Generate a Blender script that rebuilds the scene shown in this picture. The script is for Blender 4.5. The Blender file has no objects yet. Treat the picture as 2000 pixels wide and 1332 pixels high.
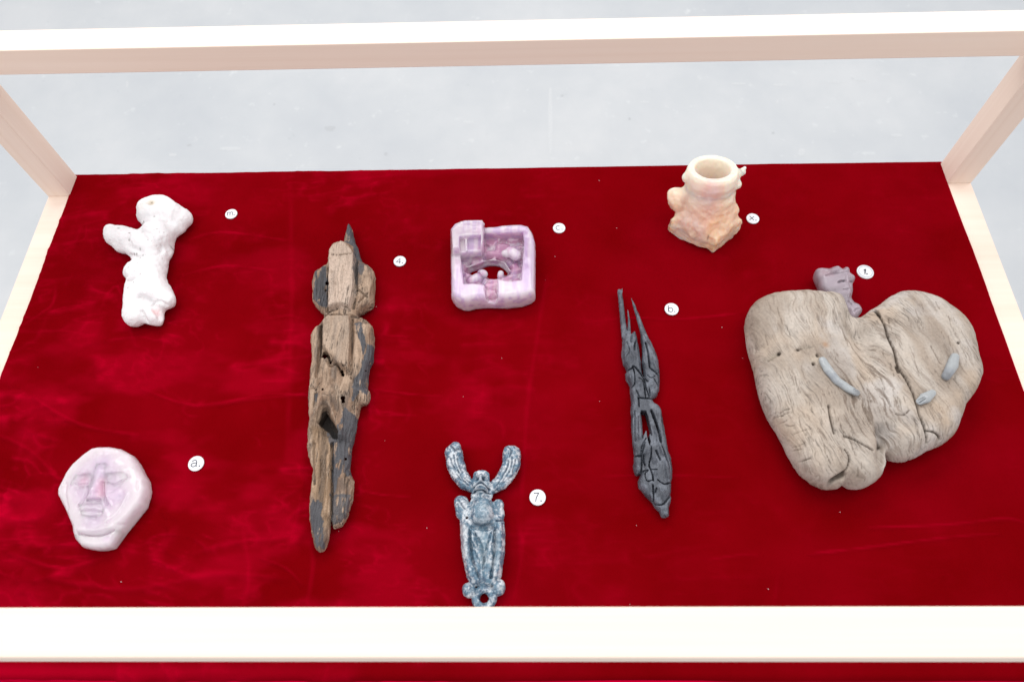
import bpy, bmesh, math, random
import numpy as np
from mathutils import Vector
random.seed(7)
rng = np.random.default_rng(7)
sc = bpy.context.scene
C = bpy.context.collection

# ------------------------------------------------------------------ camera
FPX = 1398.3
CAM = np.array([0.87592, -0.89213, 1.06295])
ROT = (0.49039, 0.02476, 0.00206)
cam_d = bpy.data.cameras.new('camera'); cam = bpy.data.objects.new('camera', cam_d); C.objects.link(cam)
cam.location = CAM; cam.rotation_euler = ROT
cam_d.sensor_width = 36.0; cam_d.lens = FPX / 2000 * 36
cam_d.clip_start = 0.05; cam_d.clip_end = 100
cam_d.dof.use_dof = True; cam_d.dof.focus_distance = 1.2; cam_d.dof.aperture_fstop = 5.0
sc.camera = cam

# ------------------------------------------------------------------ light
world = bpy.data.worlds.new('World'); sc.world = world; world.use_nodes = True
bg = world.node_tree.nodes['Background']
bg.inputs[0].default_value = (0.95, 0.97, 1.0, 1); bg.inputs[1].default_value = 1.04
def area(name, loc, tgt, sx, sy, e, col=(1, 1, 1)):
    d = bpy.data.lights.new(name, 'AREA'); d.shape = 'RECTANGLE'; d.size = sx; d.size_y = sy; d.energy = e; d.color = col
    o = bpy.data.objects.new(name, d); C.objects.link(o); o.location = loc
    o.rotation_euler = (Vector(tgt) - Vector(loc)).to_track_quat('-Z', 'Y').to_euler(); return o
area('ceiling_light', (0.2, 1.3, 2.6), (0.85, -0.3, 0), 2.6, 1.0, 43, (1, 0.99, 0.97))
area('ceiling_light', (2.1, 0.2, 2.6), (0.85, -0.3, 0), 1.0, 2.6, 27, (1, 0.98, 0.96))
area('ceiling_light', (-0.6, -0.8, 2.6), (0.85, -0.3, 0), 1.0, 2.4, 20, (0.98, 0.99, 1))
sc.view_settings.view_transform = 'Standard'; sc.view_settings.look = 'None'
sc.view_settings.exposure = 0.0; sc.view_settings.gamma = 1.0
sc.cycles.use_denoising = True
sc.cycles.max_bounces = 12; sc.cycles.transmission_bounces = 8; sc.cycles.sample_clamp_indirect = 8

# ------------------------------------------------------------------ camera geometry -> world points on the table
def _R(rx, ry, rz):
    cx, sx, cy, sy, cz, sz = math.cos(rx), math.sin(rx), math.cos(ry), math.sin(ry), math.cos(rz), math.sin(rz)
    X = np.array([[1, 0, 0], [0, cx, -sx], [0, sx, cx]]); Y = np.array([[cy, 0, sy], [0, 1, 0], [-sy, 0, cy]])
    Z = np.array([[cz, -sz, 0], [sz, cz, 0], [0, 0, 1]]); return Z @ Y @ X
RM = _R(*ROT)
def at(u, v, z=0.0):
    d = RM @ np.array([(u - 1000) / FPX, -(v - 666) / FPX, -1.0]); return CAM + (z - CAM[2]) / d[2] * d
CR = {'W': (170, 360, 4.44), 'U': (560, 430, 4.035), 'L': (560, 740, 3.7), 'P': (850, 400, 6.054), 'X': (1270, 290, 5.79),
      'A': (90, 850, 5.329), 'F': (840, 840, 3.7), 'B': (1170, 540, 5.55), 'K': (1170, 760, 4.933), 'H': (1430, 500, 2.834),
      'G': (1560, 510, 10.244), 'O': (0, 0, 1)}
def cp(c, x, y):
    ox, oy, s = CR[c]; return ox + x / s, oy + y / s
def W2(c, pts, z):
    """survey points (sheet c) -> plan coordinates at height z"""
    return np.array([at(*cp(c, x, y), z)[:2] for x, y in pts])
def W3(c, x, y, z):
    return at(*cp(c, x, y), z)
def mpp(c, x, y, z):
    """metres per sheet unit near a point"""
    a = at(*cp(c, x, y), z); b = at(*cp(c, x + 10, y), z); return float(np.linalg.norm(a - b)) / 10

# ------------------------------------------------------------------ noise
_T = rng.random((64, 64, 64)).astype(np.float32)
def vnoise(P):
    P = np.asarray(P, np.float32); i = np.floor(P).astype(np.int64); f = P - i; f = f * f * (3 - 2 * f)
    x0, y0, z0 = (i[..., k] & 63 for k in range(3)); x1, y1, z1 = ((i[..., k] + 1) & 63 for k in range(3))
    fx, fy, fz = f[..., 0], f[..., 1], f[..., 2]
    a = _T[x0, y0, z0] * (1 - fx) + _T[x1, y0, z0] * fx; b = _T[x0, y1, z0] * (1 - fx) + _T[x1, y1, z0] * fx
    c = _T[x0, y0, z1] * (1 - fx) + _T[x1, y0, z1] * fx; d = _T[x0, y1, z1] * (1 - fx) + _T[x1, y1, z1] * fx
    return (a * (1 - fy) + b * fy) * (1 - fz) + (c * (1 - fy) + d * fy) * fz
def fbm(P, freq, octv=4, gain=0.5, off=0.0):
    P = np.asarray(P) * freq + off; r = 0; a = 1; t = 0
    for k in range(octv):
        r = r + a * (vnoise(P) - 0.5) * 2; t += a; a *= gain; P = P * 2.03 + 7.7
    return r / t
def ss(x, a, b):
    t = np.clip((x - a) / (b - a), 0, 1); return t * t * (3 - 2 * t)

# ------------------------------------------------------------------ 2D / 3D fields
def smooth_poly(p, n=3, closed=True):
    p = np.asarray(p, float); m = len(p); out = []
    for i in range(m if closed else m - 1):
        if closed: a, b, c, d = p[i - 1], p[i], p[(i + 1) % m], p[(i + 2) % m]
        else: a, b, c, d = p[max(i - 1, 0)], p[i], p[i + 1], p[min(i + 2, m - 1)]
        for k in range(n):
            t = k / n
            out.append(0.5 * ((2 * b) + (-a + c) * t + (2 * a - 5 * b + 4 * c - d) * t * t + (-a + 3 * b - 3 * c + d) * t ** 3))
    if not closed: out.append(p[-1])
    return np.array(out)
def line_d(X, Y, pts):
    d = np.full(X.shape, 1e9, np.float64)
    for (ax, ay), (bx, by) in zip(pts[:-1], pts[1:]):
        vx, vy = bx - ax, by - ay; L = vx * vx + vy * vy + 1e-18
        t = np.clip(((X - ax) * vx + (Y - ay) * vy) / L, 0, 1)
        d = np.minimum(d, (X - ax - t * vx) ** 2 + (Y - ay - t * vy) ** 2)
    return np.sqrt(d)
def poly_sd(X, Y, pts):
    pts = np.asarray(pts); cl = np.vstack([pts, pts[:1]]); d = line_d(X, Y, cl); ins = np.zeros(X.shape, bool)
    for (ax, ay), (bx, by) in zip(cl[:-1], cl[1:]):
        if ay == by: continue
        c = ((ay > Y) != (by > Y)) & (X < (bx - ax) * (Y - ay) / (by - ay) + ax); ins ^= c
    return np.where(ins, -d, d)
def smin(a, b, k):
    h = np.clip(0.5 + 0.5 * (b - a) / k, 0, 1); return b * (1 - h) + a * h - k * h * (1 - h)
def smax(a, b, k): return -smin(-a, -b, k)
class Grid:
    def __init__(s, x0, x1, y0, y1, z0, z1, h):
        s.h = h; s.o = np.array([x0, y0, z0])
        s.x = np.arange(x0, x1 + h, h); s.y = np.arange(y0, y1 + h, h); s.z = np.arange(z0, z1 + h, h)
        s.X, s.Y = np.meshgrid(s.x, s.y, indexing='ij'); s.X3 = s.X[:, :, None]; s.Y3 = s.Y[:, :, None]; s.Z3 = s.z[None, None, :]
    def slab(s, d2, R, Ttop, Tlow, zc, pw=2.0):
        Tt = np.asarray(Ttop); Tl = np.asarray(Tlow); zc3 = np.asarray(zc)
        Tt = Tt[:, :, None] if Tt.ndim == 2 else Tt; Tl = Tl[:, :, None] if Tl.ndim == 2 else Tl; zc3 = zc3[:, :, None] if zc3.ndim == 2 else zc3
        dz = s.Z3 - zc3; q = np.abs(dz) * R / np.where(dz > 0, Tt, Tl)
        return ((np.maximum(d2 + R, 0)[:, :, None] ** pw + q ** pw) ** (1 / pw) - R).astype(np.float32)
    def caps(s, pts, rad, sq=1.0):
        pts = [np.asarray(p, float) for p in pts]
        rad = list(rad) if hasattr(rad, '__len__') else [rad] * len(pts)
        if len(pts) == 1: pts = pts * 2; rad = rad * 2
        F = None
        for i in range(len(pts) - 1):
            a, b = pts[i], pts[i + 1]; v = b - a; L = float(v @ v) + 1e-12
            t = np.clip(((s.X3 - a[0]) * v[0] + (s.Y3 - a[1]) * v[1] + (s.Z3 - a[2]) * v[2]) / L, 0, 1)
            d = np.sqrt((s.X3 - a[0] - t * v[0]) ** 2 + (s.Y3 - a[1] - t * v[1]) ** 2 + ((s.Z3 - a[2] - t * v[2]) / sq) ** 2) - (rad[i] + (rad[i + 1] - rad[i]) * t)
            F = d if F is None else np.minimum(F, d)
        return F.astype(np.float32)
def surfnet(F, g):
    h = g.h
    F = np.pad(F, 1, constant_values=1.0).astype(np.float32); o = g.o - h
    S = F < 0; nx, ny, nz = F.shape
    cnt = np.zeros((nx - 1, ny - 1, nz - 1), np.int8)
    for dx in (0, 1):
        for dy in (0, 1):
            for dz in (0, 1): cnt += S[dx:nx - 1 + dx, dy:ny - 1 + dy, dz:nz - 1 + dz]
    act = (cnt > 0) & (cnt < 8); ijk = np.argwhere(act); idx = np.full(act.shape, -1, np.int64); idx[act] = np.arange(len(ijk))
    acc = np.zeros((len(ijk), 3)); n = np.zeros(len(ijk)); cs = [(a, b, c) for a in (0, 1) for b in (0, 1) for c in (0, 1)]
    for p in cs:
        for ax in range(3):
            if p[ax]: continue
            q = list(p); q[ax] = 1
            fa = F[ijk[:, 0] + p[0], ijk[:, 1] + p[1], ijk[:, 2] + p[2]]; fb = F[ijk[:, 0] + q[0], ijk[:, 1] + q[1], ijk[:, 2] + q[2]]
            m = (fa < 0) != (fb < 0); t = np.where(m, fa / np.where(m, fa - fb, 1), 0)
            pt = np.tile(np.array(p, float), (len(ijk), 1)); pt[:, ax] = t
            acc[m] += pt[m]; n[m] += 1
    V = (ijk + acc / np.maximum(n, 1)[:, None]) * h + o
    Q = []
    for ax in range(3):
        sl0 = [slice(None)] * 3; sl1 = [slice(None)] * 3; sl0[ax] = slice(0, -1); sl1[ax] = slice(1, None)
        a = S[tuple(sl0)]; b = S[tuple(sl1)]; e = np.argwhere(a != b); inn = a[tuple(e.T)]
        u, v = (ax + 1) % 3, (ax + 2) % 3
        ok = (e[:, u] > 0) & (e[:, v] > 0) & (e[:, u] < F.shape[u] - 1) & (e[:, v] < F.shape[v] - 1); e = e[ok]; inn = inn[ok]
        def c(du, dv):
            k = e.copy(); k[:, u] -= du; k[:, v] -= dv; return idx[tuple(k.T)]
        q = np.stack([c(1, 1), c(0, 1), c(0, 0), c(1, 0)], 1); q[~inn] = q[~inn][:, ::-1]; Q.append(q)
    Q = np.vstack(Q); return V, Q[(Q >= 0).all(1)]
def vnorm(V, Q):
    n = np.cross(V[Q[:, 2]] - V[Q[:, 0]], V[Q[:, 3]] - V[Q[:, 1]]); N = np.zeros_like(V)
    for k in range(4): np.add.at(N, Q[:, k], n)
    return N / (np.linalg.norm(N, axis=1, keepdims=True) + 1e-12)
def lap(V, Q, it=1, f=0.5):
    E = np.vstack([Q[:, [0, 1]], Q[:, [1, 2]], Q[:, [2, 3]], Q[:, [3, 0]]]); n = len(V)
    for _ in range(it):
        A = np.zeros_like(V); c = np.bincount(E[:, 0], minlength=n) + np.bincount(E[:, 1], minlength=n)
        for k in range(3): A[:, k] = np.bincount(E[:, 0], V[E[:, 1], k], n) + np.bincount(E[:, 1], V[E[:, 0], k], n)
        V = V + f * (A / c[:, None] - V)
    return V

def curv(V, Q, N, it=4):
    """+ in hollows, - on ridges (metres)"""
    return ((lap(V, Q, it, 0.6) - V) * N).sum(1)
# ------------------------------------------------------------------ objects and tags
def tag(o, label=None, cat=None, group=None, kind=None):
    if label: o['label'] = label
    if cat: o['category'] = cat
    if group: o['group'] = group
    if kind: o['kind'] = kind
    return o
def empty(name, loc, label, cat, group=None):
    o = bpy.data.objects.new(name, None); C.objects.link(o); o.location = loc; o.empty_display_size = 0.02
    return tag(o, label, cat, group)
def rawmesh(name, V, Q, mat, parent=None, col=None, flow=None, normals=None, org=(0, 0, 0), smooth=True):
    org = np.asarray(org, float); me = bpy.data.meshes.new(name)
    me.from_pydata((np.asarray(V) - org).tolist(), [], [list(map(int, q)) for q in Q]); me.update()
    if smooth: me.polygons.foreach_set('use_smooth', [True] * len(me.polygons))
    if col is not None:
        a = me.color_attributes.new('Col', 'FLOAT_COLOR', 'POINT'); a.data.foreach_set('color', np.hstack([col, np.ones((len(V), 1))]).astype(np.float32).ravel())
    if flow is not None:
        a = me.attributes.new('flow', 'FLOAT_VECTOR', 'POINT'); a.data.foreach_set('vector', np.asarray(flow, np.float32).ravel())
    if normals is not None: me.normals_split_custom_set_from_vertices([tuple(n) for n in normals])
    me.materials.append(mat); o = bpy.data.objects.new(name, me); C.objects.link(o)
    if parent is None: o.location = org
    else: o.parent = parent; o.location = Vector(org) - Vector(parent.location)
    return o
def comps(q, n):
    L = np.arange(n)
    for _ in range(400):
        m = L[q].min(1); L2 = L.copy()
        for k in range(4): np.minimum.at(L2, q[:, k], m)
        L2 = L2[L2]
        if (L2 == L).all(): break
        L = L2
    return L[q[:, 0]]
def tidy(Q, lab, nv, rounds=3):
    for _ in range(rounds):
        ch = False
        for k in np.unique(lab):
            ix = np.where(lab == k)[0]; c = comps(Q[ix], nv); u, cnt = np.unique(c, return_counts=True)
            if len(u) < 2: continue
            big = u[cnt.argmax()]
            for cc in u[u != big]:
                fx = ix[c == cc]; vs = np.zeros(nv, bool); vs[Q[fx].ravel()] = True
                nb = np.where(vs[Q].any(1) & (lab != k))[0]
                if len(nb): lab[fx] = np.bincount(lab[nb]).argmax(); ch = True
        if not ch: break
    return lab
GAIN = 0.74
def split_parts(V, Q, face_lab, names, mat, parent, col=None, flow=None, labels=None, gain=None):
    face_lab = tidy(Q, face_lab.copy(), len(V))
    # stray crumbs that touch nothing are dropped
    c = comps(Q, len(V)); u, cnt = np.unique(c, return_counts=True); keep = np.isin(c, u[cnt > 0.02 * len(Q)]); Q = Q[keep]; face_lab = face_lab[keep]
    if col is not None: col = col * (GAIN if gain is None else gain)
    N = vnorm(V, Q)
    for k, nm in enumerate(names):
        q = Q[face_lab == k]
        if len(q) == 0: continue
        u, inv = np.unique(q, return_inverse=True); inv = inv.reshape(q.shape)
        o = rawmesh(nm, V[u], inv, mat, parent, None if col is None else col[u], None if flow is None else flow[u], N[u], parent.location)
        if labels and labels.get(k): o['label'] = labels[k]

# ------------------------------------------------------------------ materials
def nodes(name):
    m = bpy.data.materials.new(name); m.use_nodes = True; nt = m.node_tree; b = nt.nodes['Principled BSDF']
    def N(t, **kw):
        n = nt.nodes.new(t)
        for k, v in kw.items(): setattr(n, k, v)
        return n
    def Lk(a, b_): nt.links.new(a, b_)
    return m, nt, b, N, Lk
def ramp(N, stops):
    r = N('ShaderNodeValToRGB'); e = r.color_ramp.elements
    while len(e) > 1: e.remove(e[-1])
    e[0].position = stops[0][0]; e[0].color = (*stops[0][1], 1)
    for p, c in stops[1:]:
        x = e.new(p); x.color = (*c, 1)
    return r
def srgb(r, g, b):
    f = lambda c: (c / 255 / 12.92) if c <= 10 else ((c / 255 + 0.055) / 1.055) ** 2.4
    return (f(r), f(g), f(b))

def mat_sculpt(name, patch=0, rough=0.7, nscale=300, nstr=0.25, bump=0.3, bdist=0.001, sss=0, ssr=(1, 0.6, 0.7), sscale=0.01, trans=0, spec=0.4, flow=False, coat=0, var=(0.75, 1.15), ior=1.45, fscale=(260, 14), fbump=0.5, crack=0.5):
    m, nt, b, N, Lk = nodes(name)
    at_ = N('ShaderNodeAttribute', attribute_name='Col'); tc = N('ShaderNodeTexCoord')
    n1 = N('ShaderNodeTexNoise'); n1.inputs['Scale'].default_value = nscale; n1.inputs['Detail'].default_value = 5
    Lk(tc.outputs['Object'], n1.inputs['Vector'])
    mr = N('ShaderNodeMapRange'); mr.inputs[1].default_value = 0.3; mr.inputs[2].default_value = 0.7
    mr.inputs[3].default_value = var[0]; mr.inputs[4].default_value = var[1]; Lk(n1.outputs['Fac'], mr.inputs[0])
    mul = N('ShaderNodeVectorMath', operation='SCALE'); Lk(at_.outputs['Color'], mul.inputs[0]); Lk(mr.outputs[0], mul.inputs['Scale'])
    colr = mul.outputs[0]; bp = N('ShaderNodeBump'); bp.inputs['Strength'].default_value = bump; bp.inputs['Distance'].default_value = bdist
    Lk(n1.outputs['Fac'], bp.inputs['Height']); norm = bp.outputs[0]
    if flow:
        fa = N('ShaderNodeAttribute', attribute_name='flow'); mp = N('ShaderNodeMapping'); mp.inputs['Scale'].default_value = (fscale[0], fscale[1], fscale[1] * 2)
        Lk(fa.outputs['Vector'], mp.inputs[0])
        n2 = N('ShaderNodeTexNoise'); n2.inputs['Scale'].default_value = 1; n2.inputs['Detail'].default_value = 5; n2.inputs['Roughness'].default_value = 0.62
        Lk(mp.outputs[0], n2.inputs['Vector'])
        r = ramp(N, [(0.0, (0.3,) * 3), (0.36, (0.55,) * 3), (0.45, (0.9,) * 3), (0.56, (1.0,) * 3), (0.75, (1.16,) * 3)]); Lk(n2.outputs['Fac'], r.inputs[0])
        mx = N('ShaderNodeMix', data_type='RGBA', blend_type='MULTIPLY'); mx.inputs[0].default_value = crack
        if patch:
            pn = N('ShaderNodeTexNoise'); pn.inputs['Scale'].default_value = 14; pn.inputs['Detail'].default_value = 3; Lk(tc.outputs['Object'], pn.inputs['Vector'])
            pr_ = N('ShaderNodeMapRange'); pr_.inputs[1].default_value = 0.38; pr_.inputs[2].default_value = 0.62; pr_.inputs[3].default_value = 0.12; pr_.inputs[4].default_value = 1.0; Lk(pn.outputs['Fac'], pr_.inputs[0]); Lk(pr_.outputs[0], mx.inputs[0])
        Lk(colr, mx.inputs[6]); Lk(r.outputs[0], mx.inputs[7]); colr = mx.outputs[2]
        b2 = N('ShaderNodeBump'); b2.inputs['Strength'].default_value = fbump; b2.inputs['Distance'].default_value = 0.0015
        Lk(r.outputs[0], b2.inputs['Height']); Lk(norm, b2.inputs['Normal']); norm = b2.outputs[0]
    Lk(colr, b.inputs['Base Color']); Lk(norm, b.inputs['Normal'])
    b.inputs['Roughness'].default_value = rough; b.inputs['Specular IOR Level'].default_value = spec
    b.inputs['Subsurface Weight'].default_value = sss; b.inputs['Subsurface Radius'].default_value = ssr; b.inputs['Subsurface Scale'].default_value = sscale
    b.inputs['Transmission Weight'].default_value = trans; b.inputs['Coat Weight'].default_value = coat; b.inputs['Coat Roughness'].default_value = 0.15
    b.inputs['IOR'].default_value = ior
    return m

def mat_pine(name, axis):
    """pale pine; axis = grain direction"""
    m, nt, b, N, Lk = nodes(name); tc = N('ShaderNodeTexCoord'); mp = N('ShaderNodeMapping')
    s = [170, 170, 170]; s[axis] = 2.2; mp.inputs['Scale'].default_value = s; Lk(tc.outputs['Object'], mp.inputs[0])
    n = N('ShaderNodeTexNoise'); n.inputs['Scale'].default_value = 0.55; n.inputs['Detail'].default_value = 6; n.inputs['Roughness'].default_value = 0.6; Lk(mp.outputs[0], n.inputs[0])
    n2 = N('ShaderNodeTexNoise'); n2.inputs['Scale'].default_value = 0.1; n2.inputs['Detail'].default_value = 2; Lk(mp.outputs[0], n2.inputs[0])
    r = ramp(N, [(0.25, (0.72, 0.53, 0.42)), (0.40, (0.79, 0.63, 0.52)), (0.6, (0.835, 0.685, 0.58)), (0.8, (0.85, 0.71, 0.61))])
    mx = N('ShaderNodeMath', operation='MULTIPLY_ADD'); mx.inputs[1].default_value = 0.5; mx.inputs[2].default_value = 0.0
    Lk(n.outputs[0], mx.inputs[0]); ad = N('ShaderNodeMath', operation='MULTIPLY_ADD'); ad.inputs[1].default_value = 0.55; Lk(n2.outputs[0], ad.inputs[0]); Lk(mx.outputs[0], ad.inputs[2])
    Lk(ad.outputs[0], r.inputs[0]); Lk(r.outputs[0], b.inputs['Base Color'])
    # small knots / flecks
    bp = N('ShaderNodeBump'); bp.inputs['Strength'].default_value = 0.15; bp.inputs['Distance'].default_value = 0.0006; Lk(n.outputs[0], bp.inputs['Height']); Lk(bp.outputs[0], b.inputs['Normal'])
    b.inputs['Roughness'].default_value = 0.6; b.inputs['Specular IOR Level'].default_value = 0.2
    return m
PINE = [mat_pine('pine_wood', k) for k in range(3)]

def mat_velvet():
    m, nt, b, N, Lk = nodes('red_velvet'); tc = N('ShaderNodeTexCoord')
    n = N('ShaderNodeTexNoise'); n.inputs['Scale'].default_value = 9; n.inputs['Detail'].default_value = 6; Lk(tc.outputs['Object'], n.inputs[0])
    mpw = N('ShaderNodeMapping'); mpw.inputs['Scale'].default_value = (120, 900, 400); Lk(tc.outputs['Object'], mpw.inputs[0])
    nw = N('ShaderNodeTexNoise'); nw.inputs['Scale'].default_value = 1; nw.inputs['Detail'].default_value = 2; Lk(mpw.outputs[0], nw.inputs[0])
    r = ramp(N, [(0.3, (0.138, 0.0003, 0.0015)), (0.7, (0.170, 0.0004, 0.0026))]); Lk(n.outputs[0], r.inputs[0])
    nap_sheen = N('ShaderNodeAttribute', attribute_name='Col'); mxn = N('ShaderNodeMix', data_type='RGBA'); mxn.inputs[7].default_value = (0.40, 0.0006, 0.016, 1)
    Lk(nap_sheen.outputs['Fac'], mxn.inputs[0]); Lk(r.outputs[0], mxn.inputs[6]); Lk(mxn.outputs[2], b.inputs['Base Color'])
    n2 = N('ShaderNodeTexNoise'); n2.inputs['Scale'].default_value = 30; n2.inputs['Detail'].default_value = 4
    mp = N('ShaderNodeMapping'); mp.inputs['Scale'].default_value = (0.6, 1.3, 1); Lk(tc.outputs['Object'], mp.inputs[0]); Lk(mp.outputs[0], n2.inputs[0])
    b1 = N('ShaderNodeBump'); b1.inputs['Strength'].default_value = 0.25; b1.inputs['Distance'].default_value = 0.003; Lk(n2.outputs[0], b1.inputs['Height'])
    b2 = N('ShaderNodeBump'); b2.inputs['Strength'].default_value = 0.2; b2.inputs['Distance'].default_value = 0.0006; Lk(nw.outputs[0], b2.inputs['Height']); Lk(b1.outputs[0], b2.inputs['Normal'])
    Lk(b2.outputs[0], b.inputs['Normal'])
    b.inputs['Roughness'].default_value = 0.9; b.inputs['Specular IOR Level'].default_value = 0.0
    b.inputs['Sheen Weight'].default_value = 0.9; b.inputs['Sheen Roughness'].default_value = 0.28; b.inputs['Sheen Tint'].default_value = (1.0, 0.0, 0.06, 1)
    return m
VELVET = mat_velvet()

def mat_floor():
    m, nt, b, N, Lk = nodes('pale_concrete'); tc = N('ShaderNodeTexCoord')
    n = N('ShaderNodeTexNoise'); n.inputs['Scale'].default_value = 2.3; n.inputs['Detail'].default_value = 9; n.inputs['Roughness'].default_value = 0.62; Lk(tc.outputs['Object'], n.inputs[0])
    r = ramp(N, [(0.3, (0.455, 0.47, 0.49)), (0.5, (0.495, 0.507, 0.52)), (0.7, (0.545, 0.55, 0.557))]); Lk(n.outputs[0], r.inputs[0])
    v = N('ShaderNodeTexNoise'); v.inputs['Scale'].default_value = 22; v.inputs['Detail'].default_value = 3; Lk(tc.outputs['Object'], v.inputs[0])
    r2 = ramp(N, [(0.0, (0,) * 3), (0.66, (0,) * 3), (0.78, (1,) * 3)]); Lk(v.outputs[0], r2.inputs[0])
    mx = N('ShaderNodeMix', data_type='RGBA'); Lk(r2.outputs[0], mx.inputs[0]); Lk(r.outputs[0], mx.inputs[6]); mx.inputs[7].default_value = (0.57, 0.58, 0.585, 1)
    v3 = N('ShaderNodeTexNoise'); v3.inputs['Scale'].default_value = 34; v3.inputs['Detail'].default_value = 2; mp3 = N('ShaderNodeMapping'); mp3.inputs['Location'].default_value = (5, 9, 0); Lk(tc.outputs['Object'], mp3.inputs[0]); Lk(mp3.outputs[0], v3.inputs[0])
    r3 = ramp(N, [(0.0, (0,) * 3), (0.72, (0,) * 3), (0.82, (0.3,) * 3)]); Lk(v3.outputs[0], r3.inputs[0])
    mx2 = N('ShaderNodeMix', data_type='RGBA'); Lk(r3.outputs[0], mx2.inputs[0]); Lk(mx.outputs[2], mx2.inputs[6]); mx2.inputs[7].default_value = (0.38, 0.40, 0.42, 1)
    Lk(mx2.outputs[2], b.inputs['Base Color']); b.inputs['Roughness'].default_value = 0.5; b.inputs['Specular IOR Level'].default_value = 0.25
    return m
def mat_plain(name, col, rough=0.6, spec=0.4):
    m, nt, b, N, Lk = nodes(name); tc = N('ShaderNodeTexCoord'); n = N('ShaderNodeTexNoise'); n.inputs['Scale'].default_value = 180; Lk(tc.outputs['Object'], n.inputs[0])
    r = ramp(N, [(0.3, tuple(c * 0.94 for c in col)), (0.7, tuple(min(c * 1.03, 1) for c in col))]); Lk(n.outputs[0], r.inputs[0]); Lk(r.outputs[0], b.inputs['Base Color'])
    b.inputs['Roughness'].default_value = rough; b.inputs['Specular IOR Level'].default_value = spec; return m

# ------------------------------------------------------------------ floor
FZ = -0.75
def sheet(name, pts, mat, z, parent=None):
    me = bpy.data.meshes.new(name); me.from_pydata([(x, y, z) for x, y in pts], [], [list(range(len(pts)))]); me.materials.append(mat)
    o = bpy.data.objects.new(name, me); C.objects.link(o)
    if parent: o.parent = parent
    return o
floor = tag(sheet('floor', [(-9, -8), (11, -8), (11, 12), (-9, 12)], mat_floor(), FZ), kind='structure')
PALE = mat_plain('pale_scuff', (0.545, 0.553, 0.562), 0.5, 0.25); DARKM = mat_plain('grey_scuff', (0.44, 0.45, 0.465), 0.5, 0.25)
def mark(u0, v0, u1, v1, mat, j=0.25):
    n = 9; top = []; bot = []
    for k in range(n):
        t = k / (n - 1); a = math.sin(math.pi * min(max(t, 0.06), 0.94)) ** 0.4
        jj = random.uniform(-j, j)
        if abs(u1 - u0) > abs(v1 - v0):
            mid = (v0 + v1) / 2; h = (v1 - v0) / 2 * a; u = u0 + (u1 - u0) * t; top.append((u, mid - h * (1 + jj))); bot.append((u, mid + h * (1 - jj)))
        else:
            mid = (u0 + u1) / 2; h = (u1 - u0) / 2 * a; v = v0 + (v1 - v0) * t; top.append((mid + h * (1 + jj), v)); bot.append((mid - h * (1 - jj), v))
    p = [at(u, v, FZ)[:2] for u, v in top + bot[::-1]]
    o = sheet('paint_mark', [(x, y) for x, y in p], mat, FZ + 0.0004, floor); return o
mark(1071, 172, 1079, 300, PALE, 0.15)
for a in [(1612, 157, 1650, 163), (1668, 154, 1692, 159), (1428, 162, 1456, 166), (1510, 164, 1536, 169), (1515, 196, 1521, 203), (1104, 276, 1118, 286), (246, 158, 251, 172), (905, 236, 925, 242),
          (430, 287, 470, 294), (330, 300, 345, 306), (1560, 290, 1572, 300), (1740, 262, 1762, 268), (1250, 198, 1268, 202), (190, 290, 205, 296)]: mark(*a, PALE)
for a in [(634, 246, 655, 256), (1095, 185, 1101, 190), (365, 282, 374, 286), (1227, 230, 1232, 235), (533, 202, 538, 207), (1507, 258, 1513, 263), (750, 298, 757, 304)]: mark(*a, DARKM)

# ------------------------------------------------------------------ display case
BW = 0.0455; TW = 1.66088; TD = 0.79296; TH = 0.33624
case = empty('display_case', (TW / 2, -TD / 2, FZ), 'open pine frame display case holding the red velvet and the odd carved objects', 'display case')
def beam(name, x0, x1, y0, y1, z0, z1, axis, bev=0.0014, rot=0.0, seg=2):
    cx, cy, cz = (x0 + x1) / 2, (y0 + y1) / 2, (z0 + z1) / 2; bm = bmesh.new(); bmesh.ops.create_cube(bm, size=1)
    for v in bm.verts: v.co = Vector((v.co.x * (x1 - x0), v.co.y * (y1 - y0), v.co.z * (z1 - z0)))
    bmesh.ops.bevel(bm, geom=bm.edges[:], offset=bev, segments=seg, affect='EDGES', profile=0.6)
    me = bpy.data.meshes.new(name); bm.to_mesh(me); bm.free(); me.materials.append(PINE[axis])
    o = bpy.data.objects.new(name, me); C.objects.link(o); o.parent = case; o.location = Vector((cx, cy, cz)) - case.location
    return o
z1 = TH; z0 = TH - 0.0455
beam('top_rail', -BW, TW + BW, 0, BW, z0, z1, 0)
beam('top_rail', -BW, TW + BW, -TD - BW, -TD, z0, z1, 0, bev=0.003, seg=3)
beam('top_rail', -BW, 0, -TD, 0, z0, z1, 1)
beam('top_rail', TW, TW + BW, -TD, 0, z0, z1, 1)
for x in (-BW, TW):
    for y in (0, -TD - BW):
        beam('post', x, x + BW, y, y + BW, 0, z0, 2)
        beam('leg', x, x + BW, y, y + BW, FZ, -0.03, 2)
beam('tabletop', -BW, TW + BW, -TD - BW + 0.003, BW, -0.03, 0, 0)

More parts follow.
